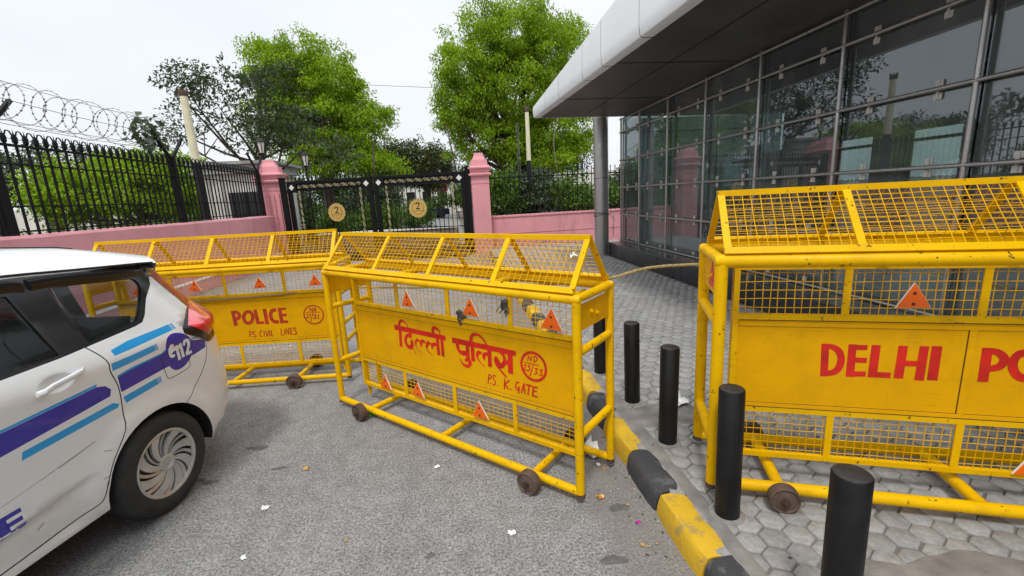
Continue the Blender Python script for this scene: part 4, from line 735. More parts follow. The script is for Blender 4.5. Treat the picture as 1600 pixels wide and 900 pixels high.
def barricade(label, loc, rz, k, L, D, r, up_bars, low_bars, roof_bars, tris, writing, end_cross, seam=None, endtri=False, wheels=(.386,2.12), crosses=(.427,1.278,2.10), group='yellow police barricades on wheels'):
    t = thing('barricade', label, 'barricade', loc, rz, group); z0, zt, zr = .07*k, 1.235*k, 1.545*k; V = .175; PT, PB, MB, FT = .895*k, .44*k, .165*k, .955*k
    if seam: PT, PB, MB, FT = .935, .455, .145, .985
    X0, X1 = .13, L-.13
    for (u, v) in ((0,0),(L,0),(0,D),(L,D)):
        b = B(); b.cur = 1; b.path([(u,v,z0-.032),(u,v,z0-.004)], r*1.004, 16); b.cur = 0; b.path([(u,v,z0-.004),(u,v,zt-r*.4)], r, 16); b.build('post', [M['tube'],M['rust']], t)
    for v in (0, D):
        b = B(); b.path([(-r,v,zt),(-r*.5,v,zt),(L+r*.5,v,zt),(L+r,v,zt)], [r*.7,r*1.04,r*1.04,r*.7], 16); b.build('top_rail', M['tube'], t)
        b = B(); b.path([(0,v,z0),(L,v,z0)], r*.98, 16); b.build('bottom_rail', M['tube'], t)
    for u in (0, L):
        for z in end_cross: b = B(); b.path([(u,r*.7,z),(u,D-r*.7,z)], r*.92, 14); b.build('cross_bar', M['tube'], t)
        b = B(); b.path([(u,0,zt+.002),(u,D,zt+.002)], r*.95, 14); b.build('cross_bar', M['tube'], t)
        b = B(); s = -1 if u == 0 else 1; x = u+s*.004; b.box((x-.002,r*.9,zt-.185*k),(x+.002,D-r*.9,zt-.035)); ep = b.build('end_plate', M['panel'], t, 0)
        if s > 0 or endtri:
            b = B()
            for (yy, zz) in ((D*.38,zt-.10*k),(D*.55,zt-.125*k)): b.lathe([(.016,0),(.016,.004),(.009,.006),(.009,.014),(0,.016)], (x+s*.002,yy,zz), (s,0,0), 8)
            b.build('bolt', M['tube'], ep)
        if endtri and u == 0: b = B(); b.prism([(.09,zt-.165),(.25,zt-.165),(.17,zt-.03)], lambda p: (x-.0025,p[0]+.02,p[1]), lambda p: (x-.006,p[0]+.02,p[1])); b.build('red_triangle', M['redrefl'], ep, 0)
    for u in crosses: b = B(); b.path([(u,r*.5,z0+.002),(u,D-r*.5,z0+.002)], r*.95, 14); b.build('cross_bar', M['tube'], t)
    for u in (.30*L, .70*L): b = B(); b.path([(u,0,zt-.004),(u,D,zt-.004)], r*.85, 14); b.build('cross_bar', M['tube'], t)
    for u in wheels:
        for v, s in ((0,-1),(D,1)):
            b = B(); y = v+s*.085; o_ = (u,y,.072); b.lathe([(.018,-.030),(.040,-.026),(.058,-.022),(.066,-.030),(.073,-.026),(.075,.0),(.073,.026),(.066,.030),(.058,.022),(.040,.026),(.018,.030)], o_, (0,s,0), 30); w = b.build('wheel', M['rust'], t, 30)
            b = B(); b.lathe([(.022,.0),(.022,.040),(.013,.042),(.013,.056),(.0,.058)], o_, (0,s,0), 6); b.build('hub', M['rustdark'], w, 20)
            b = B(); b.path([(u,v,z0-.005),(u,y-s*.02,.072)], .017, 10); b.build('axle', M['rustdark'], w)
    # infill: frame, sheet, mesh
    b = B(); f = .028
    b.box((X0-f,V,MB),(X0,V+.03,zt-.03)); b.box((X1,V,MB),(X1+f,V+.03,zt-.03)); b.box((X0,V,MB),(X1,V+.03,MB+f)); b.box((X0,V,PB-.035),(X1,V+.03,PB-.004)); b.box((X0,V,FT-.03),(X1,V+.03,FT)); b.box((X0,V,zt-.075),(X1,V+.03,zt-.05))
    b.build('infill_frame', M['tube'], t, 0)
    for u in (X0+.04, X1-.04): b = B(); b.box((u-.012,V+.03,zt-.06),(u+.012,D,zt-.04)); b.build('bracket', M['tube'], t, 0)
    for u in (X0-.016, X1+.016): b = B(); b.bar((u,V+.045,z0-.02),(u,V+.045,zt-.02),.022,.022); b.build('upright', M['tube'], t, 0)
    b = B(); b.box((X0,V+.006,PB-.004),(X1,V+.012,FT-.03)); pn = b.build('sign_panel', M['panel'], t, 0)
    b = B()
    for z in (PB+.008, PT-.004): b.box((X0+.004,V+.001,z-.011),(X1-.004,V+.0058,z+.011))
    if seam: b.box((seam-.014,V+.0005,PB+.02),(seam+.014,V+.0056,PT-.016))
    b.build('panel_strip', M['panel'], pn, 0)
    b = B()
    for z in (PB-.0035, FT-.031, PB+.0205, PT-.0165): b.box((X0+.003,V-.0004,z-.0018),(X1-.003,V+.0063,z+.0018)) if z in (PB-.0035, FT-.031) else b.box((X0+.006,V+.0052,z-.0011),(X1-.006,V+.0061,z+.0011))
    b.build('panel_edge_gap', M['seam'], pn, 0)
    if seam: b = B(); b.box((seam-.0175,V+.0045,PB+.02),(seam-.0142,V+.0058,PT-.016)); b.build('panel_gap', M['seam'], pn, 0)
    for nm, data, dx, mt in writing:
        b = B(); strokes(b, data, lambda u, z, h: (u, V+.006-.0002-h, z), dx); b.build(nm, M[mt], pn, 0, False)
    wr_ = .0021*k
    def wires(name, u0, u1, f0, f1, n0, pitch, skip=()):
        b = B(); nu = int(round((u1-u0)/pitch))
        for i in range(1, nu):
            u = u0+(u1-u0)*i/nu; j = random.uniform(-.003,.003); a = Vector(f0(u+j)); c = Vector(f1(u+random.uniform(-.004,.004))); m_ = a.lerp(c,.5)+Vector((random.uniform(-.003,.003),random.uniform(-.003,.003),0)); b.path([a,m_,c], wr_, 5, False)
        for q in range(1, n0):
            tt = q/n0; pts = []
            for i in range(0, nu+1, 3):
                u = u0+(u1-u0)*i/nu; pts.append(Vector(f0(u)).lerp(Vector(f1(u)), tt)+Vector((0,.0025,random.uniform(-.0025,.0025))))
            b.path(pts+[Vector(f0(u1)).lerp(Vector(f1(u1)), tt)], wr_, 5, False)
        return b.build(name, M['wire'], t, 60, False)
    P = .0385 if seam else .044
    wires('upper_mesh', X0, X1, lambda u: (u,V+.016,FT-.01), lambda u: (u,V+.016,zt-.05), 6 if seam else 8, P)
    wires('lower_mesh', X0, X1, lambda u: (u,V+.016,MB+.01), lambda u: (u,V+.016,PB-.03), 7 if seam else 8, P)
    for u in up_bars: b = B(); b.box((u-.017,V+.001,FT),(u+.017,V+.008,zt-.05)); b.build('mesh_bar', M['tube'], t, 0)
    for u in low_bars: b = B(); b.box((u-.017,V+.001,MB+f),(u+.017,V+.008,PB-.035)); b.build('mesh_bar', M['tube'], t, 0)
    # peaked mesh roof
    R0, RD = zt+r+.018, D/2; e = .01
    for v, s in ((.0,1),(D,-1)):
        b = B(); b.bar((e,v,R0),(L-e,v,R0),.034,.030,(0,-s*.85,.5)); b.build('eaves_bar', M['tube'], t, 0)
        for u in [e+.017]+list(roof_bars)+[L-e-.017]:
            b = B(); b.bar((u,v+s*.01,R0+.012),(u,RD-s*.004,zr),.034,.010 if e < u < L-.05 else .014,(0,-s*.83,.55)); b.build('roof_bar', M['tube'], t, 0)
        wires('roof_mesh', e+.03, L-e-.03, lambda u, v=v, s=s: (u,v+s*.016,R0+.012), lambda u, s=s: (u,RD-s*.012,zr-.012), 10, .0435)
    b = B(); b.bar((e,RD,zr),(L-e,RD,zr),.036,.030); b.build('ridge_bar', M['tube'], t, 0)
    for (u, z, s_) in tris:
        an = random.uniform(-.07,.07)
        def tri(sc): return [(u+sc*cos(a+an), z+sc*sin(a+an)) for a in (pi/2, pi*7/6, pi*11/6)]
        b = B(); b.prism(tri(s_), lambda p: (p[0],V-.001,p[1]), lambda p: (p[0],V-.010,p[1])); tr = b.build('reflector', M['whiteedge'], t, 0)
        b = B(); b.prism(tri(s_*.955), lambda p: (p[0],V-.0101,p[1]), lambda p: (p[0],V-.0125,p[1])); b.build('orange_face', M['orange'], tr, 0)
        b = B()
        for zz in (z+s_*.38, z-s_*.27): b.lathe([(.008,0),(.006,.004),(0,.005)], (u,V-.0125,zz), (0,-1,0), 8)
        b.build('screw', M['rustdark'], tr)
    return t
def ring(c): return [('c', [(c[0]+c[2]*cos(a), c[1]+c[2]*sin(a), c[3]) for a in np.linspace(0,2*pi,33)])]
def shift(d, dx, dz, k=1, cx=0, cz=0): return [(kd, [((p[0]-cx)*k+cx+dx, (p[1]-cz)*k+cz+dz, p[2]*k) for p in q]) for kd, q in d]
bar2 = barricade('yellow police barricade with red Hindi lettering in the middle of the road', (-1.126,3.925,0), math.atan2(-.696,.718), 1.0, 2.43, .42, .026, (.70,1.27,1.84), (.70,1.27,1.84), (.667,1.27,1.85),
    [(.845,1.03,.085),(1.505,1.035,.088),(2.165,1.03,.092),(.44,.245,.085),(.86,.27,.085),(1.525,.265,.088)], [('hindi_lettering',HINDI,0,'letter'),('number_lettering',ND2+ring(C2),0,'letter'),('station_lettering',PS2,0,'letter')], (.43,.93))
DEL1 = [(kd, [((p[0]-.54)*.92+.30, (p[1]-.745)*.80+.713, p[2]*.85) for p in q]) for kd, q in DELHI]
bar1 = barricade('yellow police barricade with P.S. CIVIL LINES lettering behind the white car', (-2.369-1.19*.997,4.59+1.19*.083,0), math.atan2(-.083,.997), 1.0, 2.38, .42, .025, (.66,1.19,1.78), (.66,1.24,1.84), (.58,1.15,1.74),
    [(.90,1.055,.075),(1.545,1.045,.078),(2.10,1.04,.08),(.35,1.05,.078)], [('police_lettering',POLICE[:-1]+DEL1,0,'letter_old'),('number_lettering',ND1+ring(C1),0,'letter_old'),('station_lettering',PS1,0,'letter_old')], (.43,.62,.93), wheels=(.42,1.85), crosses=(.42,1.2,1.85))
DD = [DELHI[i] for i in (6,7)]; EE = DELHI[2:6]; II = DELHI[-1:]
rest = shift(DELHI[6:8],.73,-.012)+shift(II,.615,-.010)+[('c',[(1.805+.085*cos(a),.825+.095*sin(a),.04) for a in np.linspace(.9,2*pi-.9,14)])]+shift(EE,1.235,-.004)
bar3 = barricade('large yellow police barricade reading DELHI on the pavement at the right', (1.308,2.021,SW), math.atan2(-.373,.928), 1.055, 2.56, .49, .032, (.63,1.20,1.80), (.612,1.19,1.80), (.60,1.29,1.95),
    [(.91,1.075,.085),(1.50,.215,.085),(1.95,1.075,.085),(2.2,.22,.085)], [('police_lettering',DELHI+PO+rest,0,'letter')], (.31,.98), seam=1.178, endtri=True, wheels=(.331,2.2), crosses=(.336,1.226,2.15))

# ------------------------------------------------------------------ bollards
GB = 'black steel bollards along the kerb'
for x, y, h, lab in [(1.292,1.851,.70,'black bollard close in front of the corner post of the DELHI barricade'),(1.316,2.549,.67,'black bollard standing just left of the DELHI barricade'),(1.321,3.157,.662,'black bollard between the two nearest barricades, third from the front'),(1.27,3.78,.636,'black bollard half hidden behind the end of the Hindi barricade'),(1.276,1.171,.70,'nearest black bollard, cut off by the bottom edge of the picture')]:
    t = thing('bollard', lab, 'bollard', (x,y,SW), 0, GB); R = .060; b = B(); b.lathe([(R*1.03,-.02),(R,.01),(R,h-.006),(R-.004,h)], (0,0,0), (0,0,1), 32); b.build('shaft', M['bollard'], t); t.rotation_euler = (random.uniform(-.012,.012), random.uniform(-.012,.012), random.uniform(0,6))
    b = B(); b.lathe([(R*1.0,-.01),(R*1.5,-.01),(R*1.42,.004),(R*1.0,.009)], (0,0,0), (0,0,1), 20, True); b.build('cement_collar', M['cement'], t)
    b = B(); b.lathe([(R-.004,h),(R-.008,h+.003),(R*.5,h+.006),(0,h+.007)], (0,0,0), (0,0,1), 32); b.build('top_plate', M['blacktop'], t)
# ------------------------------------------------------------------ rope
def rope(pts, r):
    c = [Vector(p) for p in catmull(pts, 10)]; b = B(); acc = 0
    for s in range(3):
        q = []; acc = 0; dense = []
        for i in range(len(c)-1):
            for j in range(10): dense.append(c[i].lerp(c[i+1], j/10))
        for i, p in enumerate(dense):
            if i: acc += (p-dense[i-1]).length
            d = (dense[min(i+1,len(dense)-1)]-dense[max(i-1,0)]).normalized(); a = d.cross(Vector((0,0,1))).normalized(); u = a.cross(d); an = acc*55+s*2*pi/3; q.append(p+a*cos(an)*r*.55+u*sin(an)*r*.55)
        b.path(q, r*.62, 6)
    return b
B2U = Vector((.718,-.696,0)); B2V = Vector((.696,.718,0)); B2O = Vector((-1.126,3.925,0)); B1U = Vector((.997,-.083,0)); B1O = Vector((-2.369-1.19*.997,4.59+1.19*.083,0)); B1V = Vector((.083,.997,0))
p3 = Vector((1.308,2.021,0))+Vector((.373,.928,0))*.49
pts = [p3+Vector((0,0,1.33)), p3+Vector((-.25,.25,1.285)), B2O+B2U*2.2+B2V*.55+Vector((0,0,1.21)), B2O+B2U*1.2+B2V*.62+Vector((0,0,1.10)), B2O+B2U*.5+B2V*.62+Vector((0,0,1.02)), B1O+B1U*2.36+B1V*.16+Vector((0,0,.955)), B1O+B1U*1.6+B1V*.155+Vector((0,0,.925)), B1O+B1U*.8+B1V*.155+Vector((0,0,.915)), B1O+B1U*.1+B1V*.155+Vector((0,0,.93))]
tag(rope(pts, .009).build('rope', M['rope']), 'twisted yellow rope strung from the right barricade to the back barricade', 'rope')
# ------------------------------------------------------------------ police car (local x = towards the rear, y = into the car, z up)
CT = radians(13); cn = Vector((cos(CT),-sin(CT),0))
car = thing('police_car','white police car with purple and blue stripes seen from its rear left side','car', tuple(cn*-2.4), pi/2-CT)
CW = 1.735; AX = 2.214; FX = -.526
WT = [(.1,-.10),(.22,-.045),(.29,-.018),(.40,-.006),(.62,.0),(.80,.010),(.95,.017),(1.03,.022),(1.06,.016),(1.10,.0),(1.15,-.024),(1.30,-.088),(1.45,-.140),(1.52,-.172),(1.57,-.215),(1.64,-.32)]
def interp(T, z):
    if z <= T[0][0]: return T[0][1]
    for (a, va), (b_, vb) in zip(T, T[1:]):
        if z <= b_: t = (z-a)/(b_-a); return va+(vb-va)*t
    return T[-1][1]
S0 = [(.2,2.57),(.55,2.62),(.72,2.60),(.95,2.55),(1.05,2.53),(1.2,2.44),(1.41,2.33),(1.55,2.26),(1.64,2.2)]
def wsurf(s, z):
    w = interp(WT, z); s0 = interp(S0, z)
    if s > s0: w -= 1.2*(s-s0)**2
    if s < -.75: w -= .55*(s+.75)**2
    for ax in (AX, FX):
        d = math.hypot(s-ax, z-.30)
        if z < .78 and d < .47: w += .016*max(0, min(1, (.47-d)/.05))*max(0, min(1, (.78-z)/.1))
    if 0.0 < s < 1.86:                                  # hollow along the lower doors
        zc = .455+.07*max(0, (s-1.3))/.58; f = min(1, (1.90-s)/.25, s/.2)
        if z < zc: w -= .022*f*min(1, (zc-z)/.03)*(1 if z > .32 else max(0, (z-.24)/.08))
        elif z < zc+.22: w += .004*f*(1-(z-zc)/.22)
    d2 = ((s-1.752)/.082)**2+((z-1.037)/.044)**2
    if d2 < 1: w -= .026*(1-d2)**1.2
    return w
def inpoly(p, poly):
    return in_poly(p[0], p[1], poly)
def ribbon(pts, wd):
    L, R = [], []
    for i, p in enumerate(pts):
        a = np.array(pts[max(i-1,0)]); b_ = np.array(pts[min(i+1,len(pts)-1)]); t = (b_-a)/np.linalg.norm(b_-a); nn = np.array([-t[1],t[0]])*wd/2; L.append(tuple(np.array(p)+nn)); R.append(tuple(np.array(p)-nn))
    return L+R[::-1]
def sm(pts, k=5): return [(p[0],p[1]) for p in catmull(pts,k)]
s_end = lambda z: interp(S0, z)+.50
rear = [(s_end(z), z) for z in (.30,.45,.6,.75,.9,1.0,1.1,1.2,1.3,1.41,1.47)]
arch = [(AX+.365*cos(a), .30+.365*sin(a)) for a in np.linspace(-.12, pi+.08, 26)]
farch = [(FX+.365*cos(a), .30+.365*sin(a)) for a in np.linspace(-.08, pi+.08, 22)]
outline = [(-1.25,.22)]+farch[::-1]+[(-.1,.255),(.6,.255),(1.3,.262)]+arch[::-1]+[(2.60,.315),(2.75,.345),(2.92,.395)]+rear[1:]+[(2.72,1.485),(2.5,1.503),(2.1,1.528),(1.87,1.545),(1.4,1.565),(.8,1.56),(.3,1.46),(-.15,1.22),(-.5,1.07),(-.9,.98),(-1.2,.86),(-1.30,.6)]
quarter = sm([(1.945,1.462),(2.1,1.461),(2.235,1.452),(2.37,1.432),(2.405,1.405),(2.400,1.36),(2.345,1.28),(2.275,1.203),(2.24,1.193),(2.08,1.177),(1.985,1.160)],3)+[(1.972,1.166)]
dglass = [(1.77,1.462),(1.826,1.152),(.92,1.115),(.90,1.475),(1.35,1.49)]
fglass = [(.84,1.475),(.86,1.112),(.02,1.085),(.10,1.16),(.45,1.42),(.6,1.47)]
green = [(2.535,1.412),(2.49,1.37),(2.40,1.305),(2.33,1.215),(2.292,1.182),(2.24,1.172),(2.1,1.160),(1.953,1.148),(1.826,1.138),(1.3,1.118),(.9,1.10),(.0,1.07),(-.12,1.10),(.42,1.46),(.62,1.535),(1.4,1.555),(1.87,1.536),(2.1,1.52),(2.5,1.496),(2.75,1.484),(2.86,1.47),(2.86,1.43)]
tail_bez = [(2.66,1.172),(2.502,1.078),(2.498,1.045),(2.70,.922),(3.2,.900),(3.2,1.19),(2.80,1.19)]
tail = [(2.672,1.166),(2.537,1.086),(2.60,1.035),(2.72,.965),(3.2,.945),(3.2,1.18)]
tail_hi = [(2.672,1.166),(2.537,1.086),(2.62,1.075),(2.80,1.075),(3.2,1.09),(3.2,1.18)]
strip = [(2.600,1.428),(2.640,1.428),(2.76,1.30),(2.99,1.185),(2.70,1.172)]
strip = [(2.555,1.428),(2.60,1.35),(2.66,1.25),(2.690,1.175),(3.2,1.175),(3.2,1.428)]
seam = sm([(1.937,1.161),(1.983,1.088),(2.0,1.041),(2.0,.992),(2.024,.90),(2.024,.786),(2.005,.653),(1.912,.524),(1.868,.443),(1.835,.36),(1.79,.335),(1.625,.318),(1.3,.303),(.95,.30)],4)
seam2 = [(.885,1.11),(.89,.8),(.90,.305)]
seam3 = [(-.05,1.08),(-.02,.9),(-.03,.5),(.02,.31),(.5,.302),(.9,.30)]
fuel = sm([(2.303,.962),(2.38,.964),(2.457,.960),(2.488,.936),(2.499,.86),(2.494,.825),(2.45,.812),(2.345,.806),(2.322,.826),(2.310,.90),(2.300,.955)],3)
bseam = sm([(2.672,.935),(2.66,.88),(2.621,.797),(2.528,.694),(2.428,.621),(2.40,.60)],4)
clad = sm([(1.838,.275),(1.845,.40),(1.90,.53),(1.98,.62)],3)
A_ = [(2.042,1.096),(2.148,1.114),(2.455,1.127),(2.462,1.090),(2.137,1.067),(2.046,1.063)]
B_ = [(2.012,1.032),(2.129,1.036),(2.294,1.046),(2.297,1.010),(2.119,.996),(2.012,.990)]
Ct = [(2.031,.957),(2.113,.970),(2.312,.980),(2.345,.996),(2.355,.982),(2.315,.972),(2.11,.957),(2.031,.945)]
P_ = [(2.031,.946),(2.11,.958),(2.315,.973),(2.36,.99),(2.52,.990),(2.666,.949),(2.653,.897),(2.547,.886),(2.374,.885),(2.086,.862),(2.035,.858)]
Ct2 = [(2.505,.998),(2.58,.994),(2.60,.985),(2.52,.985)]
CC = sm([(2.430+.103*cos(a)+.012*cos(2*a), .952+.118*sin(a)) for a in np.linspace(0,2*pi,17)],2)[:-1]
C_ = [(2.04,.826),(2.079,.831),(2.279,.848),(2.282,.808),(2.069,.789),(2.05,.785)]
P2 = sm([(.96,.905),(1.514,.918),(1.90,.940),(1.955,.925),(1.985,.895),(1.975,.862),(1.80,.846),(1.491,.818),(.96,.80)],3)
P2 = [(.96,.905),(1.514,.918),(1.915,.942),(1.96,.928),(1.985,.898),(1.975,.864),(1.80,.846),(1.491,.818),(.96,.800)]
T2 = [(.96,.921),(1.517,.932),(1.922,.957),(1.915,.943),(1.514,.919),(.96,.906)]
C2_ = [(1.559,.795),(1.979,.821),(2.013,.80),(2.0,.784),(1.55,.757)]
E_ = [(1.429,.562),(1.503,.564),(1.512,.460),(1.406,.459)]
scr1 = [(1.66,.640),(1.76,.655),(1.855,.672),(1.857,.667),(1.76,.647),(1.68,.634)]
decal = [('cy',A_),('cy',B_),('cy',C_),('pu',CC),('cy',Ct),('pu',P_),('cy',Ct2),('pu',P2),('cy',T2),('cy',C2_)]
gaps = [ribbon(seam,.0065), ribbon(seam2,.006), ribbon(seam3,.006), ribbon(fuel,.0045), ribbon(bseam,.0055)]
for q in [(2.418,1.124),(2.285,1.044),(2.270,.846)]:        # fine white slits near the stripe ends
    pass
polys = [outline,quarter,dglass,fglass,green,tail_bez,tail,tail_hi,strip,scr1]+[p for _,p in decal]+gaps
V2, E2 = [], []
for p in polys:
    o_ = len(V2); V2 += [Vector(q) for q in p]; E2 += [(o_+i, o_+(i+1) % len(p)) for i in range(len(p))]
gx = np.arange(-1.3,3.12,.045); gz = np.arange(.22,1.6,.035)
for x in gx:
    for z in gz: V2.append(Vector((x+random.uniform(-.003,.003), z+random.uniform(-.003,.003))))
for rr_ in (.25,.5,.72,.88,.97,1.04):
    for a in np.linspace(0,2*pi,30,endpoint=False): V2.append(Vector((1.752+.082*rr_*cos(a), 1.037+.044*rr_*sin(a))))
for x in np.arange(.1,1.84,.03):
    zc = .455+.07*max(0,(x-1.3))/.58
    for dz in (-.03,-.004,.004): V2.append(Vector((x, zc+dz)))
rv, re_, rf, *_ = geometry.delaunay_2d_cdt(V2, E2, [], 0, 1e-5)
parts = {k: ([], []) for k in ('body','door','fdoor','quarter','dglass','fglass','trim','tail')}
MI = {'white':0,'cy':1,'pu':2,'gap':3,'wt':4,'scr':5}
fuelset = fuel
door_poly = [(1.826,1.138),(1.937,1.161)]+seam+[(.90,.30),(.885,1.10)]
fdoor_poly = [(.885,1.10),(.90,.30),(.5,.302),(.02,.31),(-.03,.5),(-.02,.9),(-.05,1.08)]
for f in rf:
    c = ((rv[f[0]][0]+rv[f[1]][0]+rv[f[2]][0])/3, (rv[f[0]][1]+rv[f[1]][1]+rv[f[2]][1])/3)
    if not inpoly(c, outline): continue
    if inpoly(c, quarter): k, m = 'quarter', 0
    elif inpoly(c, dglass): k, m = 'dglass', 0
    elif inpoly(c, fglass): k, m = 'fglass', 0
    elif inpoly(c, tail_bez): k, m = 'tail', (2 if inpoly(c, tail_hi) else 1 if inpoly(c, tail) else 0)
    elif inpoly(c, strip) and c[1] > 1.17: k, m = 'tail', 3
    elif inpoly(c, green): k, m = 'trim', 0
    else:
        k = 'door' if inpoly(c, door_poly) else 'fdoor' if inpoly(c, fdoor_poly) else 'body'; m = MI['white']
        for nm, p in decal:
            if inpoly(c, p): m = MI[nm]
        if inpoly(c, scr1): m = MI['scr']
        if any(inpoly(c, p) for p in gaps): m = MI['gap']
    parts[k][0].append(f); parts[k][1].append(m)
def part3(faces, mi, off, mirror=False):
    ids = sorted({i for f in faces for i in f}); mp = {v: n for n, v in enumerate(ids)}; vs = []
    for i in ids:
        s_, z_ = rv[i]; y = -(wsurf(s_, z_)+off(s_, z_)); vs.append((s_, CW-y if mirror else y, z_))
    b = B(); b.v = vs; b.f = [tuple(mp[i] for i in (f if mirror else f[::-1])) for f in faces]; b.mi = list(mi); return b
scuff = simple('scuffed_paint', (.33,.32,.30), .6)
bodym = [M['carwhite'],M['carcyan'],M['carpurple'],M['carseam'],M['cardecalwhite'],scuff]
lampm = [M['carblack'],M['carred'],M['carpink'],M['carreddark']]
def tailoff(s_, z_):
    d = max(0, 1-abs(z_-1.065)/.11); f = max(0, min(1, (s_-2.50)/.12)); return .004+.045*d*f if z_ < 1.19 else .006
def ident(k): return (lambda s_, z_: -.006) if k in ('quarter','dglass','fglass') else tailoff if k == 'tail' else (lambda s_, z_: 0)
nmz = {'body':('body_side',bodym),'door':('rear_door',bodym),'fdoor':('front_door',bodym),'quarter':('quarter_window',M['carglass']),'dglass':('door_window',M['carglass']),'fglass':('door_window',M['carglass']),'trim':('black_pillar_trim',M['carblack']),'tail':('tail_lamp',lampm)}
made = {}
for mir in (False, True):
    for k, (fs, mi) in parts.items():
        nm, mt = nmz[k]; par = car
        if k == 'dglass': par = made[(mir,'door')]
        if k == 'fglass': par = made[(mir,'fdoor')]
        mi2 = [0 if (mir and q in (1,2,5) and k in ('body','door','fdoor')) else q for q in mi]
        made[(mir,k)] = part3(fs, mi2, ident(k), mir).build(nm, mt, par, 50, False)
for mir in (False, True):
    fs = [f for k in ('body','door','fdoor','trim') for f in parts[k][0]]
    part3(fs, [0]*len(fs), lambda s_, z_: -.022, mir).build('inner_lining', M['cabin'], car, 50, False)
def surf(s_, z_, off=.0): return (s_, -(wsurf(s_, z_)+off), z_)
# lettering on the car: 112 on the round badge, E on the door, slits in the stripes
b = B(); to3 = lambda u, z, h: surf(u, z, .0012+h)
strokes(b, [('c',[(2.395,.995,.018),(2.372,.985,.020),(2.368,.955,.020),(2.378,.935,.020),(2.400,.935,.014)]),('c',[(2.378,.990,.02),(2.385,1.0,.02),(2.402,.992,.014)]),
            ('l',[(2.418,.990,.020),(2.428,.893,.022)]),('l',[(2.404,.972,.014),(2.418,.985,.016)]),('l',[(2.448,.995,.020),(2.458,.900,.022)]),('l',[(2.435,.975,.014),(2.448,.990,.016)]),
            ('c',[(2.474,.972,.018),(2.482,.995,.020),(2.505,.995,.022),(2.510,.965,.022),(2.495,.93,.02),(2.482,.912,.02)]),('l',[(2.478,.910,.020),(2.525,.912,.018)]),
            ('c',[(2.368,.962,.024),(2.40,.974,.024),(2.45,.975,.022)])], to3, 0, .0001)
b.build('number_decal', M['cardecalwhite'], made[(False,'body')], 0, False)
b = B()
for x0, ztop, zb, dx in ((2.434,1.128,1.086,.006),(2.446,1.128,1.086,.006),(2.274,1.048,1.006,.004),(2.285,1.048,1.006,.004),(2.258,.849,.804,.004),(2.270,.849,.804,.004)):
    b.add([surf(x0,zb,.001),surf(x0+.0035,zb,.001),surf(x0+.0035-dx,ztop,.001),surf(x0-dx,ztop,.001)],[(0,1,2,3)])
b.build('stripe_slits', M['cardecalwhite'], made[(False,'body')], 0, False)
def patch(poly, off, b, nx=8, nz=5):
    # bilinear patch over a 4-gon, laid on the door skin
    a, bb, c, d = [np.array(p) for p in poly]; vs = []
    for i in range(nx+1):
        for j in range(nz+1):
            u, v = i/nx, j/nz; p = (a*(1-u)+bb*u)*(1-v)+(d*(1-u)+c*u)*v; vs.append(surf(p[0],p[1],off))
    b.add(vs, [(i*(nz+1)+j,(i+1)*(nz+1)+j,(i+1)*(nz+1)+j+1,i*(nz+1)+j+1) for i in range(nx) for j in range(nz)])
b = B(); patch([(1.300,.572),(1.508,.568),(1.516,.453),(1.300,.450)], .0020, b); dc = b.build('letter_decal', M['cardecalwhite'], made[(False,'door')], 0, False)
b = B()
patch([(1.405,.562),(1.440,.562),(1.452,.462),(1.412,.462)], .0030, b)
for z1, z0, x0, x1 in ((.562,.541,1.436,1.500),(.5235,.5025,1.440,1.498),(.484,.462,1.446,1.510)): patch([(x0,z1),(x1,z1),(x1+.001,z0),(x0+.001,z0)], .0030, b)
b.build('letter_e', M['carpurple'], dc, 0, False)
# scratches, wheel arch lip and liner
b = B()
for poly in ([(1.60,.628),(1.66,.640),(1.66,.636),(1.60,.626)],[(1.40,.60),(1.62,.632),(1.62,.630),(1.40,.598)],[(1.55,.40),(1.585,.418),(1.58,.408),(1.555,.396)],[(1.88,.60),(1.915,.585),(1.914,.581),(1.88,.595)],[(1.845,.458),(1.868,.462),(1.868,.456),(1.845,.452)]): patch(poly, .0010, b, 4, 1)
b.build('scratches', scuff, made[(False,'door')], 0, False)
for ax_, ar in ((AX, arch), (FX, farch)):
    for mir in (False, True):
        b = B(); vs = []; nA = 24
        for i in range(nA+1):
            a = -.10+(pi+.2)*i/nA; 
            for rr_, dy in ((.362,0),(.372,.12),(.36,.30)):
                s_, z_ = ax_+rr_*cos(a), .30+rr_*sin(a); y = -(wsurf(ax_+.37*cos(a), .30+.37*sin(a)))+dy; vs.append((s_, CW-y if mir else y, z_))
        b.add(vs, [(i*3+j,(i+1)*3+j,(i+1)*3+j+1,i*3+j+1) for i in range(nA) for j in range(2)])
        b.add([(ax_+.37*cos(-.1+(pi+.2)*i/nA), CW-.29 if mir else .29, .30+.37*sin(-.1+(pi+.2)*i/nA)) for i in range(nA+1)], [tuple(range(nA+1))]); b.build('arch_liner', M['carplastic'], car, 40)
# rain visors over the windows
def visor(pts, par, wd=.052):
    b = B(); L = []
    for (s_, z_) in pts:
        y = -wsurf(s_, z_); L += [(s_, y+.004, z_+.010), (s_, y-.022, z_+.002), (s_, y-.030, z_-wd*.5), (s_, y-.030+.012, z_-wd), (s_, y-.022+.012, z_-wd+.004), (s_, y-.004, z_-.004)]
    n = len(pts); b.add(L, [(i*6+j,(i+1)*6+j,(i+1)*6+(j+1) % 6,i*6+(j+1) % 6) for i in range(n-1) for j in range(6)]+[tuple(range(6)), tuple((n-1)*6+j for j in range(6))[::-1]]); return b.build('rain_visor', M['carblack'], par, 50)
visor([(1.875,1.512),(1.95,1.512),(2.1,1.503),(2.25,1.490),(2.40,1.476),(2.50,1.468)], car)
visor([(.95,1.522),(1.3,1.530),(1.6,1.530),(1.80,1.520),(1.845,1.510)], made[(False,'door')])
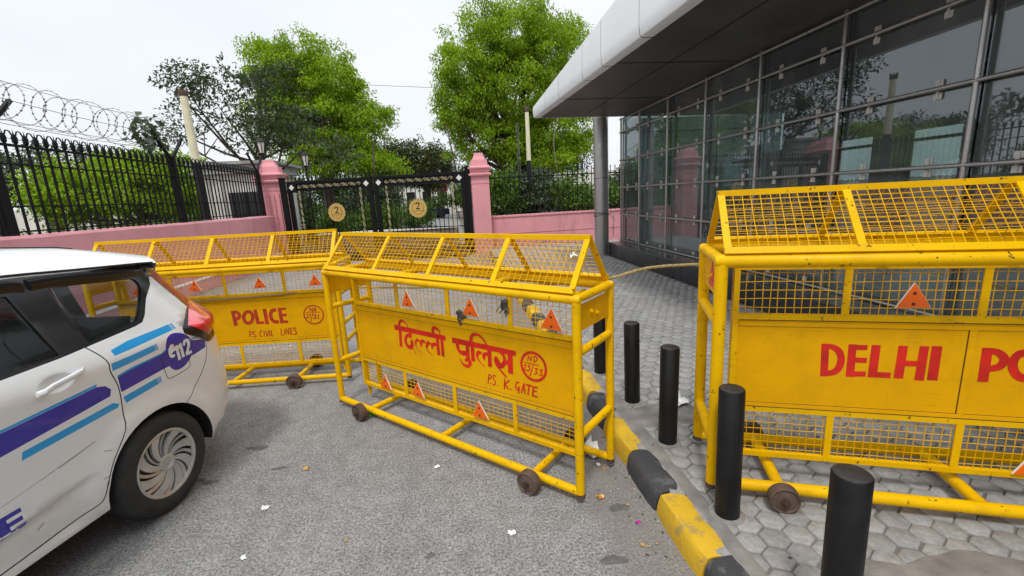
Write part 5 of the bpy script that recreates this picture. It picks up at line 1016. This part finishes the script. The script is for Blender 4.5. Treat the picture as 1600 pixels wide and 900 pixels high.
# roof: a crowned skin between both drip rails
drip = [(.30,1.46),(.62,1.545),(1.0,1.562),(1.4,1.566),(1.87,1.546),(2.1,1.529),(2.5,1.504),(2.62,1.492)]
topz = [(.3,1.50),(.62,1.60),(1.0,1.66),(1.4,1.682),(1.87,1.682),(2.1,1.672),(2.4,1.640),(2.62,1.592),(2.76,1.548)]
b = B(); ns, nw = 44, 24; vs = []
for i in range(ns+1):
    for j in range(nw+1):
        q = -1+2*j/nw; send = 2.76-.17*abs(q)**3.2; s_ = .30+(send-.30)*i/ns
        zd = interp(drip, min(s_,2.62)); yd = -wsurf(min(s_,2.3), zd); half = CW/2-yd
        zt_ = interp(topz, s_); z_ = zd+(zt_-zd)*(1-abs(q)**2.6); vs.append((s_, CW/2+q*half, z_))
b.add(vs, [(i*(nw+1)+j,(i+1)*(nw+1)+j,(i+1)*(nw+1)+j+1,i*(nw+1)+j+1) for i in range(ns) for j in range(nw)])
base_n = len(b.v); rim = [vs[ns*(nw+1)+j] for j in range(nw+1)]; low = [(p[0]-.02, p[1], p[2]-.05) for p in rim]; b.add(rim+low, [(j,j+1,nw+2+j,nw+1+j) for j in range(nw)])
b.build('roof', M['carwhite'], car, 40)
b = B(); b.add([(p[0], CW/2+(p[1]-CW/2)*.97, p[2]-.035) for p in vs], [(i*(nw+1)+j,(i+1)*(nw+1)+j,(i+1)*(nw+1)+j+1,i*(nw+1)+j+1) for i in range(ns) for j in range(nw)]); b.build('headlining', M['seat'], car, 40, False)
b = B(); b.path([(s_, -wsurf(min(s_,2.3), interp(drip,s_))-.004, interp(drip,s_)+.003) for s_ in np.linspace(.62,2.56,22)], .006, 6); b.build('drip_moulding', M['carseam'], car)
b = B()
for q in (.36,.64): b.path([(s_, CW*q, interp(topz,s_)-.018 if False else interp(topz,s_)-(interp(topz,s_)-interp(drip,min(s_,2.62)))*abs(2*q-1)**2.6+.001) for s_ in np.linspace(.7,2.5,20)], .0035, 5)
b.build('roof_groove', M['carseam'], car)
# back of the car
rl = []; zz = [.40,.50,.6,.75,.9,1.0,1.1,1.2,1.3,1.41,1.47]; b = B(); nY = 10
for z_ in zz:
    y0 = -wsurf(s_end(z_), z_)
    for j in range(nY+1): q = -1+2*j/nY; rl.append((s_end(z_)+.10*(1-q*q), CW/2+q*(CW/2-y0), z_))
rm = []
for i in range(len(zz)-1):
    for j in range(nY): rm.append(1 if (zz[i] >= 1.0 and 1 <= j < nY-1) else 0)
b.add(rl, [(i*(nY+1)+j,i*(nY+1)+j+1,(i+1)*(nY+1)+j+1,(i+1)*(nY+1)+j) for i in range(len(zz)-1) for j in range(nY)]); b.mi = rm; b.build('tailgate', [M['carwhite'],M['carglass']], car, 40)
b = B(); b.box((3.13,.55,.78),(3.21,1.18,.90)); b.build('number_plate_recess', M['carplastic'], car)
# front end: bonnet, windscreen, nose
b = B(); ft = [(-1.30,.6),(-1.2,.86),(-.9,.98),(-.5,1.07),(-.15,1.22)]; vs = []
for (s_, z_) in ft:
    y0 = -wsurf(s_, z_)
    for j in range(nY+1): q = -1+2*j/nY; vs.append((s_-(.12*(1-q*q) if s_ < -1 else 0), CW/2+q*(CW/2-y0), z_+.05*(1-q*q)))
b.add(vs, [(i*(nY+1)+j,(i+1)*(nY+1)+j,(i+1)*(nY+1)+j+1,i*(nY+1)+j+1) for i in range(len(ft)-1) for j in range(nY)]); b.build('bonnet', M['carwhite'], car)
b = B(); vs = []
for (s_, z_) in ((-.15,1.22),(.08,1.35),(.30,1.46)):
    y0 = -wsurf(s_, z_)
    for j in range(nY+1): q = -1+2*j/nY; vs.append((s_-.06*(1-q*q), CW/2+q*(CW/2-y0), z_+.05*(1-q*q)*(1 if s_ < .2 else .8)))
b.add(vs, [(i*(nY+1)+j,(i+1)*(nY+1)+j,(i+1)*(nY+1)+j+1,i*(nY+1)+j+1) for i in range(2) for j in range(nY)]); b.build('windscreen', M['carglass'], car)
b = B(); b.box((-1.40,.2,.24),(-1.2,CW-.2,.62)); b.build('front_bumper', M['carwhite'], car)
b = B(); b.box((-1.2,.20,.17),(1.8,CW-.20,.26)); b.box((1.8,.35,.2),(2.75,CW-.35,.3)); b.build('underbody', M['carplastic'], car)
# door handle and its cup
b = B(); hs = [(1.652,1.024,.012),(1.675,1.030,.034),(1.72,1.037,.040),(1.80,1.050,.040),(1.85,1.058,.030),(1.872,1.060,.012)]; vs = []
for i, (s_, z_, o_) in enumerate(hs):
    for a in np.linspace(0,2*pi,10,endpoint=False): vs.append((s_, -(wsurf(s_,z_)+o_+.008*cos(a)), z_+.014*sin(a)))
b.add(vs, [(i*10+j,i*10+(j+1)%10,(i+1)*10+(j+1)%10,(i+1)*10+j) for i in range(len(hs)-1) for j in range(10)]+[tuple(range(10)),tuple(50+j for j in range(10))[::-1]]); b.build('door_handle', M['carwhite'], made[(False,'door')], 60)
# cabin: dark tub, seats, headlining
b = B(); b.box((-.2,.16,.35),(2.9,CW-.16,.40)); b.box((-.2,.15,.4),(2.6,.17,1.08)); b.box((-.2,CW-.17,.4),(2.6,CW-.15,1.08)); b.box((-.3,.16,.4),(-.2,CW-.16,1.1)); b.build('cabin_lining', M['cabin'], car, 0)
def seat(x, y0, y1, head=True):
    b = B(); b.hexa([(x-.45,y0,.62),(x,y0,.60),(x,y1,.60),(x-.45,y1,.62),(x-.45,y0,.78),(x,y0,.74),(x,y1,.74),(x-.45,y1,.78)])
    b.hexa([(x-.06,y0,.68),(x+.08,y0,.66),(x+.08,y1,.66),(x-.06,y1,.68),(x+.14,y0+.05,1.20),(x+.24,y0+.05,1.18),(x+.24,y1-.05,1.18),(x+.14,y1-.05,1.20)])
    s_ = b.build('seat', M['seat'], car, 30); b = B()
    if not head: return
    n_ = 2 if y1-y0 > .8 else 1
    for k in range(n_):
        yc = y0+(y1-y0)*(k+.5)/n_; b.hexa([(x+.16,yc-.13,1.21),(x+.25,yc-.13,1.20),(x+.25,yc+.13,1.20),(x+.16,yc+.13,1.21),(x+.19,yc-.11,1.37),(x+.27,yc-.11,1.36),(x+.27,yc+.11,1.36),(x+.19,yc+.11,1.37)])
    b.build('headrest', M['seat'], s_, 30)
seat(.55,.22,.78); seat(.55,.96,1.52); seat(1.42,.2,1.54); seat(2.22,.24,1.50,False)
b = B(); b.hexa([(2.52,.2,.98),(2.95,.3,.98),(2.95,CW-.3,.98),(2.52,CW-.2,.98),(2.52,.2,1.02),(2.95,.3,1.02),(2.95,CW-.3,1.02),(2.52,CW-.2,1.02)]); b.build('parcel_shelf', M['seat'], car, 0)
# wheels
def car_wheel(x, mir):
    sgn = -1 if mir else 1; y0 = CW-.0 if mir else 0.0; ax_ = Vector((0,-sgn,0)); b = B()
    b.lathe([(.196,.0),(.205,.004),(.212,.010),(.250,.014),(.285,.006),(.300,-.008),(.309,-.030),(.311,-.09),(.309,-.150),(.300,-.172),(.25,-.185),(.2,-.18)], (x,y0+sgn*.006,.31), ax_, 56, True); ty = b.build('tyre', M['rubber'], car, 40)
    b = B(); b.lathe([(0,-.035),(.196,-.040)], (x,y0,.31), ax_, 40); rm_ = b.build('rim_well', M['carplastic'], ty, 30)
    b = B(); b.lathe([(.183,-.012),(.186,-.002),(.196,.004),(.204,.002),(.206,-.012)], (x,y0,.31), ax_, 56, True); b.lathe([(.052,-.03),(.052,-.004),(.046,.0),(.030,.0),(.028,-.003),(0,-.003)], (x,y0,.31), ax_, 32)
    def blade(a0, wi, wo, tw, h0, h1, th):
        L, R = [], []
        for k in range(9):
            t = k/8; r_ = .046+(.188-.046)*t; a = a0+tw*(t**1.1); w = (wi+(wo-wi)*t)/r_/2; h = h0+(h1-h0)*t
            for lst, s_ in ((L,-1),(R,1)): aa = a+s_*w; hh = h+(th if s_ > 0 else -th); lst.append(Vector((x+r_*cos(aa), y0-sgn*hh, .31+r_*sin(aa))))
        low_ = [Vector((p.x, p.y+sgn*.02, p.z)) for p in L+R]
        b.add(L+R+low_, [(k,k+1,10+k,9+k) for k in range(8)]+[(k,k+1,19+k,18+k) for k in range(8)]+[(9+k,10+k,28+k,27+k) for k in range(8)])
    for k in range(8):
        blade(k*pi/4, .020, .072, -.62, -.004, -.006, .003)
        blade(k*pi/4+pi/8, .012, .026, -.62, -.010, -.012, .004)
    b.build('wheel_cover', M['rimsilver'], ty, 25)
    b = B(); strokes(b, [('c',[(.012,.014,.006),(-.006,.018,.006),(-.014,.008,.006),(.010,-.004,.006),(.012,-.014,.006),(-.014,-.016,.006)])], lambda u, z, h: (x+u, y0-sgn*(.0005+h), .31+z)); b.build('hub_emblem', M['rimlight'], ty, 0, False)
for x in (AX, FX):
    for mir in (False, True): car_wheel(x, mir)

# ------------------------------------------------------------------ litter
def scrap(label, x, y, z, s, col, seed, cat='litter', name='litter', h=.35):
    r = random.Random(seed); b = B(); n = 5; vs = []
    for i in range(n+1):
        for j in range(n+1): vs.append((s*.75*(i/n-.5)*(1+r.uniform(-.25,.25)), s*.6*(j/n-.5)*(1+r.uniform(-.25,.25)), .004+abs(r.gauss(0,h*s*.35))))
    b.add(vs, [(i*(n+1)+j,(i+1)*(n+1)+j,(i+1)*(n+1)+j+1,i*(n+1)+j+1) for i in range(n) for j in range(n)]); o_ = b.build(name, col, None, 20, False); o_.location = (x,y,z); o_.rotation_euler = (0,0,r.uniform(0,3)); tag(o_, label, cat); return o_
green = simple('green_wrapper', lin(60,150,60), .4); mag = simple('magenta_petals', lin(180,30,150), .6); tan = simple('tan_leaf', lin(190,150,80), .8); col3 = simple('printed_wrapper', lin(200,140,60), .4, var=.6, scale=40)
scrap('crumpled white plastic bag under the end of the Hindi barricade', .83,2.72,0,.20,M['whitecloth'],1,'plastic bag','plastic_bag',.6)
scrap('white rag of plastic lying on the pavement beside the DELHI barricade', 1.62,3.05,SW,.24,M['whitecloth'],2,'plastic bag','plastic_bag',.4)
scrap('green and white crisp packet by the left wheel of the Hindi barricade', -.80,3.66,0,.12,green,3,'packet','packet',.4)
scrap('thin white strip of paper on the road below the middle barricade', -1.275,2.564,0,0.06,M['whitecloth'],20, 'paper', 'paper_scrap')
scrap('small curled white paper scrap on the road under the front rail', -0.240,2.766,0,0.05,M['whitecloth'],21, 'paper', 'paper_scrap')
scrap('pale torn paper scrap on the road near the lower middle', 0.185,2.070,0,0.05,M['whitecloth'],22, 'paper', 'paper_scrap')
scrap('white paper blob on the road near the bottom left', -1.231,2.170,0,0.04,M['whitecloth'],23, 'paper', 'paper_scrap')
scrap('printed sweet wrapper on the road beside the kerb', 0.744,2.251,0,0.06,col3,24, 'paper', 'paper_scrap')
scrap('magenta flower petals on the dusty road edge', 0.882,2.014,0,0.035,mag,25, 'petals', 'flower_petals')
scrap('small tan dry leaf near the kerb', 0.834,1.861,0,0.03,tan,26, 'leaf', 'dry_leaf')
scrap('bent tan twig leaf on the road', -1.155,2.947,0,0.05,tan,27, 'leaf', 'dry_leaf')
scrap('tan dry leaf on the road left of the wheel of the Hindi barricade', -0.713,2.189,0,0.025,tan,28, 'leaf', 'dry_leaf')
scrap('grey paper scrap on the road behind the mesh of the back barricade', -2.247,5.910,0,0.05,M['whitecloth'],29, 'paper', 'paper_scrap')
scrap('tiny white scrap by the corner post of the Hindi barricade', 0.837,2.564,0,0.04,M['whitecloth'],30, 'paper', 'paper_scrap')
scrap('pinkish scrap by the corner post of the Hindi barricade', 0.860,2.515,0,0.03,col3,31, 'paper', 'paper_scrap')
def rag(label, pos, seed, s=.09):
    r = random.Random(seed); b = B()
    for i in range(7):
        p = Vector(pos)+Vector((r.gauss(0,.010),r.gauss(0,.006),r.gauss(0,.008))); d = Vector((r.gauss(0,.30),r.gauss(0,.12),-1)).normalized(); n = 6; w = r.uniform(.008,.016); side = Vector((cos(r.uniform(-.6,.6)),sin(r.uniform(-.6,.6)),0)); L, R = [], []
        for k in range(n):
            q = p+d*s*r.uniform(.8,1.2)*k/(n-1)+Vector((r.gauss(0,.004),r.gauss(0,.004),0)); ww = w*(1-.5*k/(n-1)); L.append(q-side*ww); R.append(q+side*ww+Vector((0,.004,0)))
        b.add(L+R, [(k,k+1,n+k+1,n+k) for k in range(n-1)])
    b.lathe([(0,-.018),(.014,-.012),(.018,0),(.012,.012),(0,.016)], pos, (0,0,1), 8)
    tag(b.build('rag', M['greycloth'], None, 30, False), label, 'rag')
def on2(u, z, v=.165): return B2O+B2U*u+B2V*v+Vector((0,0,z))
rag('grey rag tied to the mesh bar right of the Hindi barricade middle', on2(1.82,1.13), 5)
rag('thin grey rag hanging over the panel top of the Hindi barricade', on2(1.40,1.01), 6, .14)
o_ = scrap('white scrap of paper stuck in the roof mesh of the Hindi barricade', 0,0,0,.06,M['whitecloth'],9,'paper','paper_scrap',.5); o_.location = on2(2.36,1.44,.12)

r = random.Random(77); b = B()
for i in range(420):
    if i < 300: x, y, z = 1.0-abs(r.gauss(0,.16)), r.uniform(1.2,7), .003
    else: x, y, z = r.uniform(1.2,3.6), r.uniform(1.2,8), SW+.004
    s_ = r.uniform(.004,.013); a = r.uniform(0,6.28); vs = [(x+s_*cos(a+k*1.57)*(1 if k % 2 else .5), y+s_*sin(a+k*1.57)*(1 if k % 2 else .5), z+r.uniform(0,.004)) for k in range(4)]; b.cur = r.randrange(3); b.add(vs, [(0,1,2,3)])
tag(b.build('leaf_crumbs', [tan, simple('dark_crumbs', (.06,.05,.04), .9), simple('grey_grit', (.35,.33,.30), .9)], None, 0, False), 'scattered dry leaf crumbs and grit along the kerb', 'debris', kind='stuff')
